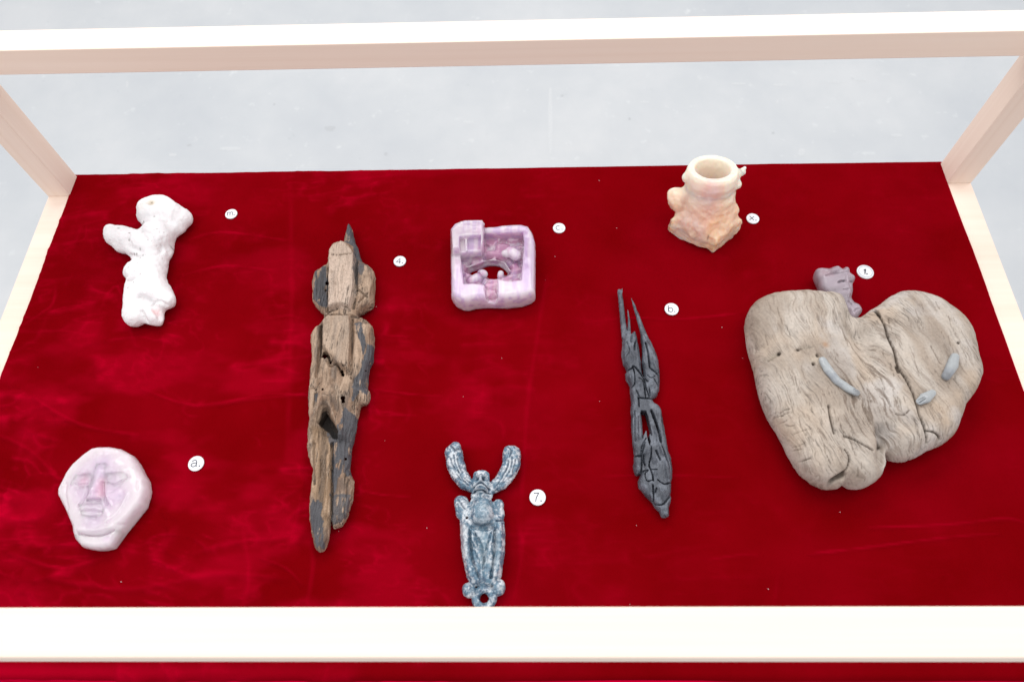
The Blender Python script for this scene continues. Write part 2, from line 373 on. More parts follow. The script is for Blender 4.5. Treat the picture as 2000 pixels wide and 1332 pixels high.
# ------------------------------------------------------------------ red velvet cloth
creases = []   # (points in photo sheet, width m, amplitude m)
def cr(pts, w=0.004, a=0.0012): creases.append((smooth_poly(W2('O', pts, 0.004), 4, False), w, a))
cr([(1018, 1000), (1030, 800), (1055, 620), (1068, 540)], 0.006, 0.0010)
cr([(568, 350), (570, 600), (560, 900)], 0.008, 0.0012); cr([(600, 1180), (612, 1100), (606, 1060)], 0.005, 0.0016); cr([(480, 1180), (488, 1120), (470, 1000)], 0.006, 0.0016)
cr([(1140, 632), (1230, 622), (1330, 624), (1450, 612)], 0.0025, 0.0012); cr([(1180, 931), (1290, 928), (1440, 932)], 0.0025, 0.0010)
cr([(720, 760), (800, 770), (860, 774)], 0.0025, 0.0012); cr([(717, 800), (800, 812)], 0.0025, 0.0010); cr([(735, 656), (800, 658)], 0.0022, 0.0012); cr([(690, 955), (745, 966), (800, 970)], 0.0025, 0.0012)
cr([(1700, 1030), (1850, 1024), (1960, 1012), (2000, 1020)], 0.003, 0.0016); cr([(1580, 1082), (1700, 1068), (1860, 1048), (1950, 1042)], 0.0028, 0.0018); cr([(1380, 1094), (1450, 1083), (1480, 1084)], 0.003, 0.0010)
cr([(1910, 692), (1945, 700)], 0.002, 0.001); cr([(1930, 722), (1978, 720)], 0.002, 0.001); cr([(1920, 738), (1960, 747)], 0.002, 0.0008)
cr([(0, 590 + 20), (60, 622), (110, 622)], 0.003, 0.001); cr([(430, 790), (520, 770), (640, 776)], 0.004, 0.002); cr([(280, 760), (370, 790), (470, 782), (600, 770)], 0.004, 0.0018)
cr([(70, 780), (160, 830), (270, 850)], 0.004, 0.002); cr([(0, 850), (60, 880), (120, 940)], 0.005, 0.0025); cr([(350, 540), (440, 520), (540, 530)], 0.004, 0.0016); cr([(370, 470), (430, 455), (560, 470)], 0.004, 0.0014)
cr([(510, 1090), (560, 1110), (590, 1140)], 0.003, 0.002); cr([(380, 1080), (460, 1060), (560, 1050)], 0.005, 0.0018); cr([(100, 1130), (260, 1150), (420, 1120), (560, 1130)], 0.006, 0.002); cr([(20, 1080), (120, 1110), (200, 1090)], 0.004, 0.002)
cr([(40, 640), (100, 600), (110, 560)], 0.004, 0.0016); cr([(110, 480), (165, 470), (170, 440)], 0.003, 0.0014); cr([(200, 600), (230, 560), (260, 660)], 0.004, 0.0014); cr([(1290, 500 - 90), (1300, 700)], 0.012, -0.0006)
cr([(1000, 1180), (1020, 1080), (1010, 1000)], 0.006, 0.001); cr([(1930, 1180), (1900, 900), (1870, 600)], 0.012, -0.0014); cr([(1510, 1180), (1520, 1120)], 0.006, 0.0012); cr([(1490, 760), (1500, 930)], 0.01, -0.0008)
def velvet_height(X, Y):
    P = np.stack([X, Y, X * 0], -1); left = 1 - ss(X, 0.42, 1.10)
    front = ss(-Y, 0.15, 0.75); left = np.clip(left * (0.55 + 0.7 * front) + 0.14, 0, 1.2)
    wx = X + 0.03 * fbm(P, 5, 2); wy = Y + 0.035 * fbm(P, 4, 2, off=3.3); o = X * 0
    h = 0.0026 * fbm(np.stack([wx * 3, wy * 5, o + 2], -1), 1.0, 3)
    br = ss(fbm(P, 11, 3, off=21), -0.15, 0.35)                         # where the creases show at all
    r1 = np.clip(1 - np.abs(fbm(np.stack([wx * 4.5, wy * 20, o + 5], -1), 1.0, 2)) * 3.2, 0, 1) ** 3
    r2 = np.clip(1 - np.abs(fbm(np.stack([wx * 14 + wy * 9, wy * 26 - wx * 8, o + 9], -1), 1.0, 2)) * 3.0, 0, 1) ** 4
    r3 = np.clip(1 - np.abs(fbm(np.stack([wx * 18, wy * 4, o + 12], -1), 1.0, 2)) * 3.0, 0, 1) ** 4
    r4 = np.clip(1 - np.abs(fbm(np.stack([wx * 9, wy * 60, o + 15], -1), 1.0, 2)) * 3.5, 0, 1) ** 4
    h = h + left * br * (0.0034 * r1 + 0.0022 * r2 + 0.0012 * r3 + 0.0010 * r4) + left * 0.0016 * fbm(P, 26, 3, off=1.7) + 0.0003 * fbm(P, 40, 2)
    nap_sheen = left * br * (0.34 * r1 + 0.30 * r2 + 0.14 * r3 + 0.30 * r4) * ss(fbm(P, 40, 2, off=31), -0.4, 0.3)  # crushed pile plus painted sheen: crease ridges get a brighter red
    r5 = np.clip(1 - np.abs(fbm(np.stack([wx * 38 + wy * 16, wy * 60, o + 18], -1), 1.0, 2)) * 3.2, 0, 1) ** 3; b5 = ss(fbm(P, 16, 3, off=51), 0.0, 0.4)
    h = h + left * b5 * 0.0007 * r5; nap_sheen = nap_sheen + 0.34 * left * b5 * r5 * vnoise(P * 60)
    nap_sheen = nap_sheen + 0.26 * left * ss(fbm(np.stack([X * 9, Y * 20, o + 3], -1), 1.0, 4), 0.0, 0.5) + 0.06 * ss(fbm(P, 7, 3, off=41), -0.2, 0.5)  # broad sheen on the left painted in as brighter patches
    lp = np.exp(-((Y + 0.832) / 0.012) ** 2); nap_sheen = nap_sheen * (1 - 0.6 * lp) + lp * (0.02 + 0.75 * ss(0.5 - X, -0.4, 0.6) * ss(fbm(np.stack([X * 7, o, o + 6], -1), 1.0, 3), -0.1, 0.3))
    for pts, w, a in creases:
        x0, x1, y0, y1 = pts[:, 0].min() - 5 * w, pts[:, 0].max() + 5 * w, pts[:, 1].min() - 5 * w, pts[:, 1].max() + 5 * w
        m = (X > x0) & (X < x1) & (Y > y0) & (Y < y1)
        if m.any():
            d = line_d(X[m], Y[m], pts) + 0.0015 * fbm(P[m], 30, 2); e = np.exp(-(d / w) ** 2)
            en = 1 - np.clip(np.minimum(np.hypot(X[m] - pts[0, 0], Y[m] - pts[0, 1]), np.hypot(X[m] - pts[-1, 0], Y[m] - pts[-1, 1])) / 0.03, 0, 1)
            h[m] += 1.5 * a * e * (0.5 + 0.6 * vnoise(P[m] * 18))
            if a > 0: nap_sheen[m] += 0.42 * np.exp(-(d / (w * 0.55)) ** 2) * (1 - 0.8 * en) * (0.25 + 0.75 * vnoise(P[m] * 35)) * min(1, a / 0.0014) * min(1.0, 0.0035 / w)
    return h, np.clip(nap_sheen, 0, 1)
def build_velvet():
    h = 0.0028; xs = np.arange(-0.005, TW + 0.0051, h)
    yt = np.arange(BW + 0.002, -TD - BW + 0.004, -h)                   # over the top
    # front lip and drape, parametrised by arc length
    prof = [(y, 0.0, 1.0) for y in yt]; yf = yt[-1]; R = 0.008
    for k in range(1, 8):
        a = math.pi / 2 * k / 7; prof.append((yf - R * math.sin(a), -R * (1 - math.cos(a)), math.cos(a)))
    yl, zl = prof[-1][0], prof[-1][1]
    for k in range(1, 70): prof.append((yl, zl - 0.004 * k, 0.0))
    back = []; yb = yt[0]
    for k in range(1, 6):
        a = math.pi / 2 * k / 5; back.append((yb + 0.004 * math.sin(a), -0.004 * (1 - math.cos(a)), math.cos(a)))
    for k in range(1, 6): back.append((yb + 0.004, -0.004 - 0.005 * k, 0))
    prof = back[::-1] + prof; prof = np.array(prof)
    X, Yp = np.meshgrid(xs, prof[:, 0], indexing='ij'); Zp = np.broadcast_to(prof[:, 1], X.shape); U = np.broadcast_to(prof[:, 2], X.shape)
    H, NAP_SHEEN = velvet_height(X, Yp + Zp * 0)
    fall = np.clip(-Zp, 0, 1)
    dr = 0.010 * fbm(np.stack([X * 6, Zp * 3, X * 0 + 4], -1), 1.0, 2) * np.clip(fall * 12, 0, 1) + 0.0012
    lip = np.exp(-((Yp - (-TD - BW)) / 0.03) ** 2)
    Z = 0.0045 + Zp + H * (0.25 + 0.75 * U) * 1.0 + lip * U * 0.002 * fbm(np.stack([X * 9, X * 0, X * 0 + 8], -1), 1.0, 3)
    Y = Yp - (1 - U) * np.where(Yp < -0.3, dr + np.maximum(0, H), -0.001)
    # side edges roll down to the board, wavy by a millimetre or two
    ex = np.minimum(X - xs[0], xs[-1] - X); wav = 0.0015 * fbm(np.stack([Yp * 9, Yp * 0, X * 0 + (X > 0.8) * 7], -1), 1.0, 3)
    Z = np.where((Zp > -0.001) & (Yp < BW), np.where(ex < 0.006, 0.0004 + (Z - 0.0004) * np.sqrt(np.clip(1 - (1 - ex / 0.006) ** 2, 0, 1)), Z), Z)
    Z = np.where(U > 0.99, np.maximum(Z, 0.0006), Z)
    X = X + wav * np.where(X > 0.8, -1, 1) * 1.0
    NAP_SHEEN = np.clip(NAP_SHEEN + 0.55 * np.exp(-(ex / 0.0025) ** 2), 0, 1) * np.where(Zp < -0.012, 0.35, 1)  # grazing sheen painted along the side edges where the cloth curls
    nx, ny = X.shape; V = np.stack([X, Y, Z], -1).reshape(-1, 3); i = np.arange(nx * ny).reshape(nx, ny)
    Q = np.stack([i[:-1, :-1], i[:-1, 1:], i[1:, 1:], i[1:, :-1]], -1).reshape(-1, 4)
    o = rawmesh('velvet_cloth', V, Q, VELVET, None, np.repeat(NAP_SHEEN.reshape(-1, 1), 3, 1))
    tag(o, 'wrinkled dark red velvet cloth spread over the tabletop and falling over its front edge', 'velvet cloth')
build_velvet()

# ------------------------------------------------------------------ helpers for sculpted pieces
def bounds(pts, pad): return pts[:, 0].min() - pad, pts[:, 0].max() + pad, pts[:, 1].min() - pad, pts[:, 1].max() + pad
Z_CL = 0.0050   # top of the cloth
class Relief:
    """adds ridges (+) and grooves (-) in plan onto a height map / onto vertices"""
    def __init__(s, z): s.z = z; s.items = []
    def st(s, c, pts, w, a, sm=True):
        p = W2(c, pts, s.z)
        if sm and len(p) > 2: p = smooth_poly(p, 4, False)
        if len(p) == 1: p = np.vstack([p, p + 1e-6])
        s.items.append(('l', p, w * mpp(c, *pts[0], s.z), a)); return s
    def pg(s, c, pts, w, a): s.items.append(('p', W2(c, pts, s.z), w * mpp(c, *pts[0], s.z), a)); return s
    def ev(s, X, Y):
        H = np.zeros(X.shape)
        for k, p, w, a in s.items:
            x0, x1, y0, y1 = bounds(p, 3 * w); m = (X > x0) & (X < x1) & (Y > y0) & (Y < y1)
            if not m.any(): continue
            if k == 'l': H[m] += a * np.exp(-(line_d(X[m], Y[m], p) / w) ** 2)
            else: H[m] += a * ss(-poly_sd(X[m], Y[m], p), -w, w)
        return H
def mixc(col, m, c):
    return col * (1 - m[:, None]) + np.array(c)[None, :] * m[:, None]
def inpoly(V, c, pts, z, w=0.0015):
    return ss(-poly_sd(V[:, 0], V[:, 1], W2(c, pts, z)), -w, w)
def near(V, c, pts, w, z):
    p = W2(c, pts, z); 
    if len(p) == 1: p = np.vstack([p, p + 1e-6])
    return np.exp(-(line_d(V[:, 0], V[:, 1], p) / (w * mpp(c, *pts[0], z))) ** 2)
def upm(N): return ss(N[:, 2], -0.1, 0.5)

# ================================================================== 1. chalk-white bone-like torso ("m.")
def white_torso():
    z = 0.022; c = 'W'; k = mpp(c, 500, 600, z)
    out = [(435,250),(440,200),(480,160),(560,125),(680,113),(750,150),(820,205),(880,240),(905,280),(900,320),(860,360),(830,400),(790,430),(760,470),(750,540),(740,590),(710,640),(690,710),(670,790),(690,840),(740,910),(757,970),(755,1035),(700,1060),(670,1100),(665,1160),(640,1210),(590,1222),(530,1210),(500,1200),(470,1205),(420,1225),(370,1220),(345,1200),(322,1150),(335,1050),(330,930),(350,835),(320,790),(330,750),(370,700),(395,685),(380,640),(340,600),(260,580),(210,530),(160,490),(148,450),(160,405),(190,375),(240,362),(270,375),(330,375),(400,395),(465,412),(485,365),(440,310)]
    p = smooth_poly(W2(c, out, z), 3); b = bounds(p, 0.006); g = Grid(*b, 0.0, 0.068, 0.0012)
    d2 = poly_sd(g.X, g.Y, p); F = g.slab(d2, 0.017, 0.018, 0.016, z)
    def cap(pts, r, kk):
        nonlocal F
        F = smin(F, g.caps([W3(c, x, y, zz) for x, y, zz in pts], [a * k for a in (r if hasattr(r, '__len__') else [r] * len(pts))]), kk)
    cap([(555, 235, 0.034), (600, 250, 0.036)], [105, 100], 0.008); cap([(760, 270, 0.03), (830, 285, 0.026)], [105, 60], 0.01)
    cap([(600, 400, 0.036), (620, 470, 0.038)], [105, 110], 0.008); cap([(230, 450, 0.03), (330, 470, 0.034)], [72, 70], 0.006)
    cap([(450, 500, 0.036), (560, 545, 0.038)], [80, 75], 0.003); cap([(400, 765, 0.034), (460, 770, 0.03)], [58, 56], 0.003)
    cap([(560, 700, 0.028), (520, 900, 0.028)], [100, 120], 0.012); cap([(600, 940, 0.032), (680, 1000, 0.03)], [110, 75], 0.008); cap([(420, 960, 0.03), (410, 1130, 0.026)], [80, 78], 0.008)
    V, Q = surfnet(F, g); V = lap(V, Q, 2); N = vnorm(V, Q)
    R = Relief(0.036).st(c, [(585, 198), (596, 206)], 30, -0.012).st(c, [(500, 215), (540, 185)], 28, -0.003)
    R.st(c, [(480, 345), (600, 370), (700, 345)], 16, -0.0035).st(c, [(350, 600), (500, 640), (620, 620), (660, 560)], 14, -0.004).st(c, [(380, 510), (400, 550)], 14, -0.003).st(c, [(370, 480), (420, 470)], 12, 0.0015)
    R.st(c, [(340, 835), (430, 850), (490, 820)], 13, -0.004).st(c, [(470, 1000), (560, 1040), (610, 1110), (640, 1160)], 24, -0.006).st(c, [(560, 1050), (640, 1030), (700, 1050)], 12, -0.003)
    R.st(c, [(480, 1110), (490, 1210)], 22, -0.005).st(c, [(760, 330), (800, 360)], 20, -0.002).st(c, [(500, 440), (600, 500), (640, 580)], 13, -0.0016).st(c, [(690, 520), (700, 600)], 18, -0.002).st(c, [(640, 150), (660, 300)], 30, -0.0015)
    up = upm(N); disp = R.ev(V[:, 0], V[:, 1]) * up + 0.0016 * fbm(V, 60, 4) + 0.0006 * fbm(V, 240, 3, off=4)
    pore = vnoise(V * 520); cl = ss(fbm(V, 30, 2, off=9), 0.0, 0.5); pit = ss(pore, 0.80, 0.93) * cl; disp -= 0.0007 * pit
    V = V + N * disp[:, None]
    col = np.tile(srgb(246, 242, 243), (len(V), 1)); col = mixc(col, 0.45 * ss(fbm(V, 25, 4), 0.1, 0.6), srgb(222, 216, 218))
    col = mixc(col, 0.55 * pit * up, srgb(120, 108, 100)); col = mixc(col, 0.8 * near(V, c, [(588, 198)], 26, 0.034), srgb(214, 196, 160)); col = mixc(col, 0.3 * near(V, c, [(530, 225)], 60, 0.034), srgb(238, 226, 205))
    col = mixc(col, 0.45 * near(V, c, [(625, 1140)], 35, 0.02), srgb(240, 150, 150))
    for x, y in [(280, 395), (290, 398), (375, 497), (380, 440), (475, 580), (495, 628), (483, 662), (432, 880), (376, 920), (712, 518), (606, 312), (490, 325), (470, 330), (405, 600), (430, 605), (580, 185), (375, 742)]: col = mixc(col, 0.8 * near(V, c, [(x, y)], 7, 0.038), srgb(110, 105, 98))
    crv = curv(V, Q, N); col = mixc(col, 0.4 * ss(crv, 0.0001, 0.0006), srgb(196, 186, 184))
    m = mat_sculpt('white_plaster', rough=0.75, nscale=700, bump=0.35, bdist=0.0006, sss=0.12, sscale=0.004, var=(0.94, 1.03), spec=0.3)
    t = empty('bone_sculpture', (*W3(c, 530, 700, 0)[:2], Z_CL), 'chalk white bone-like torso with one outstretched stump arm, at the upper left', 'sculpture')
    Fc = V[Q].mean(1); fx = poly_sd(Fc[:, 0], Fc[:, 1], W2(c, [(360, 90), (960, 90), (960, 420), (790, 420), (720, 340), (600, 372), (470, 352), (400, 350)], 0.034)); fa = poly_sd(Fc[:, 0], Fc[:, 1], W2(c, [(100, 330), (470, 400), (400, 470), (360, 600), (250, 620), (100, 560)], 0.034))
    fn = poly_sd(Fc[:, 0], Fc[:, 1], W2(c, [(290, 680), (440, 680), (480, 740), (470, 810), (400, 850), (290, 840)], 0.034))
    lab = np.zeros(len(Q), int); lab[fx < 0] = 1; lab[fa < 0] = 2; lab[fn < 0] = 3
    split_parts(V, Q, lab, ['torso', 'head', 'arm', 'stump'], m, t, col, None, gain=0.82)
white_torso()

# ================================================================== 2. long driftwood figure ("4.")
def wood_figure():
    z = 0.020
    U = [(490,45),(515,65),(530,150),(550,200),(575,270),(600,345),(650,370),(690,420),(698,520),(695,620),(680,680),(630,715),(590,740),(570,765),(630,800),(680,850),(688,930),(687,1050),(680,1110),(650,1180),(640,1320)]
    Lo = [(592,80),(605,110),(600,160),(575,190),(540,195),(525,250),(510,290),(500,380),(475,500),(460,640),(470,700),(487,750),(475,850),(460,930),(430,1010),(400,1060),(350,1080),(330,1060),(322,1020),(310,1100),(290,1200),(265,1240),(240,1252),(215,1235),(195,1170),(170,1020),(168,850),(190,700),(185,630),(160,560),(155,430),(165,300),(160,150),(170,0)]
    U2 = [(190,1200),(205,1100),(195,960),(205,900),(250,840),(290,790),(300,755),(260,720),(215,660),(205,600),(208,460),(250,400),(300,375),(330,345),(335,290),(370,230),(410,195),(450,190),(475,90)]
    p = np.vstack([W2('U', U, z), W2('L', Lo, z), W2('U', U2, z)]); p = smooth_poly(p, 2); k = mpp('U', 450, 700, z); kl = mpp('L', 350, 600, z)
    g = Grid(*bounds(p, 0.005), 0.0, 0.062, 0.0012)
    P3 = np.stack([g.X, g.Y, g.X * 0], -1)
    d2 = poly_sd(g.X, g.Y, p) + 0.0016 * fbm(P3 * [2.2, 1.0, 1], 110, 4)
    R = Relief(0.03)
    R.pg('U', [(340,260),(380,215),(440,195),(500,215),(545,300),(545,600),(500,715),(400,695),(335,720)], 14, 0.013)
    R.pg('U', [(290,820),(330,770),(500,760),(520,850),(512,1240),(470,1180),(380,1130),(290,1000)], 16, 0.010)
    R.pg('U', [(200,860),(270,840),(265,1000),(250,1332),(180,1332)], 12, 0.006).pg('U', [(530,820),(640,830),(690,900),(690,1060),(640,1180),(600,1332),(530,1300)], 16, 0.004)
    R.pg('U', [(560,360),(650,370),(695,430),(695,640),(560,720)], 14, 0.004)
    R.st('U', [(240,420),(225,600),(260,690)], 20, 0.004).st('U', [(300,400),(290,560),(300,680)], 30, -0.005)
    R.st('U', [(548,230),(552,450),(530,700)], 9, -0.008).st('U', [(330,380),(332,550),(322,720)], 8, -0.008).st('U', [(520,790),(518,1000),(510,1250)], 8, -0.007).st('U', [(280,840),(280,950),(262,1100),(240,1250)], 9, -0.008)
    R.st('U', [(330,735),(420,695),(500,718)], 9, -0.006).st('U', [(370,310),(450,312),(540,300)], 7, -0.003).st('U', [(430,200),(425,300)], 6, -0.0015).st('U', [(395,450),(400,690)], 6, -0.002).st('U', [(345,480),(365,520),(350,560)], 14, 0.0015)
    R.st('U', [(300,760),(560,765)], 14, -0.007).st('U', [(560,560),(640,620)], 7, -0.004).st('U', [(640,590),(560,680)], 8, -0.004).st('U', [(600,900),(610,1010),(600,1200)], 8, -0.003).st('U', [(560,900),(580,1100),(560,1280)], 6, -0.0025)
    R.st('U', [(310,1110),(320,1200)], 34, 0.006).st('U', [(375,1190),(370,1250)], 40, 0.007).st('U', [(350,1190),(350,1240)], 10, -0.003).st('U', [(330,1130),(355,1170),(400,1150),(440,1220)], 8, -0.008)
    R.st('L', [(290,110),(290,140)], 40, 0.007).st('L', [(280,170),(215,270),(190,370)], 26, 0.012).st('L', [(300,170),(350,290),(400,430)], 26, 0.012).st('L', [(365,60),(400,200),(420,420)], 26, 0.006)
    R.st('L', [(280,250),(285,300),(310,370)], 36, -0.022).st('L', [(270,400),(265,700),(240,900)], 40, -0.005)
    R.st('L', [(330,470),(328,800),(322,1060)], 9, -0.010).st('L', [(205,470),(195,600),(200,760)], 10, -0.004).st('L', [(185,330),(178,470)], 18, 0.004)
    R.st('L', [(300,560),(295,800),(270,1000)], 14, 0.004).st('L', [(370,620),(380,800),(370,1000)], 12, 0.003).st('L', [(445,680),(470,760),(465,860)], 9, 0.003).st('L', [(430,700),(440,850)], 9, -0.003)
    R.st('L', [(470,230),(505,290)], 9, -0.003).st('L', [(500,90),(480,200)], 10, 0.004).st('L', [(540,130),(500,220)], 8, 0.004).st('L', [(520,100),(500,190)], 6, -0.004).st('L', [(210,110),(200,190)], 14, -0.004)
    # long splits along the grain
    rr = random.Random(3)
    for _ in range(46):
        x = rr.uniform(175, 470); y = rr.uniform(20, 1050); l = rr.uniform(60, 240); R.st('L', [(x, y), (x + rr.uniform(-14, 14), y + l / 2), (x + rr.uniform(-14, 10), y + l)], rr.uniform(3.5, 6), rr.uniform(-0.0022, 0.0012))
    for _ in range(40):
        x = rr.choice([rr.uniform(200, 320), rr.uniform(530, 690), rr.uniform(300, 520)]); y = rr.uniform(380, 1150); l = rr.uniform(50, 200); R.st('U', [(x, y), (x + rr.uniform(-12, 12), y + l / 2), (x + rr.uniform(-12, 12), y + l)], rr.uniform(3.5, 6), rr.uniform(-0.002, 0.0010))
    top = np.clip(0.0135 + R.ev(g.X, g.Y), 0.002, 1)
    F = g.slab(d2, 0.011, top, 0.014, z)
    sp = [W3('U', 490, 60, 0.018), W3('U', 505, 180, 0.020), W3('U', 555, 330, 0.022)]
    F = smin(F, g.caps(sp, [6 * k, 30 * k, 36 * k]), 0.004)
    for cc, x, y, r in [('U', 320, 500, 13), ('U', 308, 555, 7), ('L', 405, 140, 14), ('L', 408, 165, 11), ('L', 425, 578, 7), ('U', 300, 1075, 16), ('U', 345, 1125, 10), ('U', 435, 1195, 11), ('U', 443, 1220, 9), ('U', 622, 1190, 6), ('L', 260, 77, 8)]:
        F = smax(F, -g.caps([W3(cc, x, y, 0.05), W3(cc, x, y, 0.008)], r * mpp(cc, x, y, z)), 0.0015)
    for cc, hp, zb in [('L', [(280,225),(305,270),(350,335),(392,400),(380,445),(335,430),(295,375),(258,350),(222,325),(250,270)], 0.008), ('U', [(275,1085),(290,1045),(320,1040),(345,1080),(355,1135),(345,1140),(325,1095),(300,1070),(285,1100)], 0.012), ('U', [(425,1190),(445,1185),(455,1235),(435,1238)], 0.012)]:
        F = smax(F, -np.maximum(poly_sd(g.X, g.Y, W2(cc, hp, 0.03))[:, :, None], zb - g.Z3).astype(np.float32), 0.0015)
    V, Q = surfnet(F, g); V = lap(V, Q, 1, 0.5); N = vnorm(V, Q); up = upm(N)
    fl = V.copy(); fl[:, 0] += 0.004 * fbm(V, 28, 2); fl[:, 1] = V[:, 1]
    ck = fbm(np.stack([fl[:, 0] * 230, fl[:, 1] * 17, fl[:, 2] * 120], -1), 1.0, 3, off=3); ckm = ss(1 - np.abs(ck) * 9, 0.0, 0.9) * ss(fbm(V * [1, .5, 1], 45, 2, off=5), -0.15, 0.3)
    V = V + N * ((0.0010 * fbm(np.stack([fl[:, 0] * 330, fl[:, 1] * 24, fl[:, 2] * 200], -1), 1.0, 3) + 0.0012 * fbm(V, 70, 3) - 0.0014 * ckm))[:, None]
    tan = srgb(192, 164, 140); col = np.tile(tan, (len(V), 1))
    col = mixc(col, 0.8 * ss(fbm(V * [1, 0.35, 1], 60, 4), -0.2, 0.3), srgb(146, 116, 94)); col = mixc(col, 0.65 * ss(fbm(V * [1, 0.3, 1], 90, 4, 0.6, off=5), 0.0, 0.35), srgb(92, 80, 74))
    col = mixc(col, 0.75 * inpoly(V, 'U', [(335,260),(440,190),(545,290),(545,600),(500,720),(400,700),(335,720)], 0.032, 0.002), srgb(222, 198, 180)); col = mixc(col, 0.6 * inpoly(V, 'U', [(290,790),(500,770),(515,900),(480,1180),(300,1000)], 0.03, 0.004), srgb(200, 176, 155))
    col = mixc(col, 0.45 * ss(fbm(V, 120, 4, off=2), 0.15, 0.5) * up, srgb(130, 106, 88))
    col = mixc(col, 0.55 * inpoly(V, 'L', [(200,380),(330,330),(340,700),(310,1050),(280,1100),(190,830)], 0.024, 0.004), srgb(176, 142, 108))
    wob = 0.0030 * fbm(V * [1.3, 0.6, 1], 130, 4, 0.6, off=8)
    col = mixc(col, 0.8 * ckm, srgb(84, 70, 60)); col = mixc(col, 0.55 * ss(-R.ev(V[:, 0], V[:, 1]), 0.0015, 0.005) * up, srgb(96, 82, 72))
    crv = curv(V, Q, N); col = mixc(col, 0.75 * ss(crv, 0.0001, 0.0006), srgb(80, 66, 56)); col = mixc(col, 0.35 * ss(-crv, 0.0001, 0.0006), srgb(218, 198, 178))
    def paint(cc, pts, z_, s=1.0):
        nonlocal col
        m = ss(-poly_sd(V[:, 0], V[:, 1], W2(cc, pts, z_)) + wob * 1.6, -0.0005, 0.0006) * s; m = m * ss(fbm(V * [1.6, 0.45, 1], 85, 4, 0.6, off=12), -0.38, -0.27)
        col = mixc(col, m, srgb(92, 91, 95))
    paint('U', [(250,400),(330,385),(335,560),(330,700),(270,705),(212,640),(240,560),(242,440)], 0.02)
    paint('U', [(480,20),(540,60),(560,200),(610,345),(560,330),(530,240),(500,215),(440,210)], 0.022); paint('U', [(590,350),(640,370),(600,470),(560,430)], 0.024, 0.8); paint('U', [(565,330),(570,480),(545,620),(540,300)], 0.024, 0.7)
    paint('U', [(540,840),(570,815),(612,835),(612,920),(640,995),(688,1000),(690,1110),(650,1190),(645,1332),(530,1332),(600,1180),(610,1060),(575,950)], 0.026)
    paint('L', [(530,0),(595,0),(592,115),(560,140),(540,100),(500,190),(470,200),(500,90),(490,40)], 0.022); paint('L', [(430,230),(520,290),(500,450),(465,640),(480,700),(440,720),(420,640),(400,700),(340,900),(330,600),(350,450),(390,400)], 0.022)
    paint('L', [(330,850),(470,850),(450,960),(400,1050),(335,1070)], 0.02, 0.9); paint('L', [(205,870),(275,900),(262,1000),(285,1040),(270,1225),(230,1235),(185,1070),(178,930)], 0.02); paint('L', [(205,110),(240,120),(215,200)], 0.024)
    paint('L', [(300,330),(400,420),(340,520),(300,400)], 0.02, 0.9)
    m_ = inpoly(V, 'L', [(280,228),(305,272),(350,338),(390,400),(378,442),(335,426),(295,372),(258,346),(225,323),(252,272)], 0.02, 0.001) * (V[:, 2] < 0.026); col = mixc(col, 0.9 * m_, srgb(34, 28, 26))  # arch hollow painted near-black inside, standing in for its deep shade
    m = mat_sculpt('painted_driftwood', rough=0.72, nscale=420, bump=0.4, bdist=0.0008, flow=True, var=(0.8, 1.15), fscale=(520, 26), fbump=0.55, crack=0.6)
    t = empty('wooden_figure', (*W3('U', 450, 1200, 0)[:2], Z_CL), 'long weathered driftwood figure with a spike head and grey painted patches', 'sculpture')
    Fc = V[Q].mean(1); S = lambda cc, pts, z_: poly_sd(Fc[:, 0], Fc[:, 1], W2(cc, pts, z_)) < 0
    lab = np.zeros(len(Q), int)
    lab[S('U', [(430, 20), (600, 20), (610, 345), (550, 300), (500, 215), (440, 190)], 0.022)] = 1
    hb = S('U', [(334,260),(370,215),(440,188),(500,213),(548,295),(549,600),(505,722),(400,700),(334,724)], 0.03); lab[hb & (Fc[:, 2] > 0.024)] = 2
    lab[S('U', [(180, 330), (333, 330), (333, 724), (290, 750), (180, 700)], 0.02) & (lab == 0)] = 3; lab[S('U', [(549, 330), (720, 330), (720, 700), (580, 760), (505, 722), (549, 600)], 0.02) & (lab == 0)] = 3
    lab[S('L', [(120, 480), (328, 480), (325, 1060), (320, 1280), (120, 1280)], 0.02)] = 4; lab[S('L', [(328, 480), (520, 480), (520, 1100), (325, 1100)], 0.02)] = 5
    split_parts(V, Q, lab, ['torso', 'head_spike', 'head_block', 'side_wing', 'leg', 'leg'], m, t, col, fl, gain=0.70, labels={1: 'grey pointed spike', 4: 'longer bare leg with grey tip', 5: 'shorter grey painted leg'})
wood_figure()

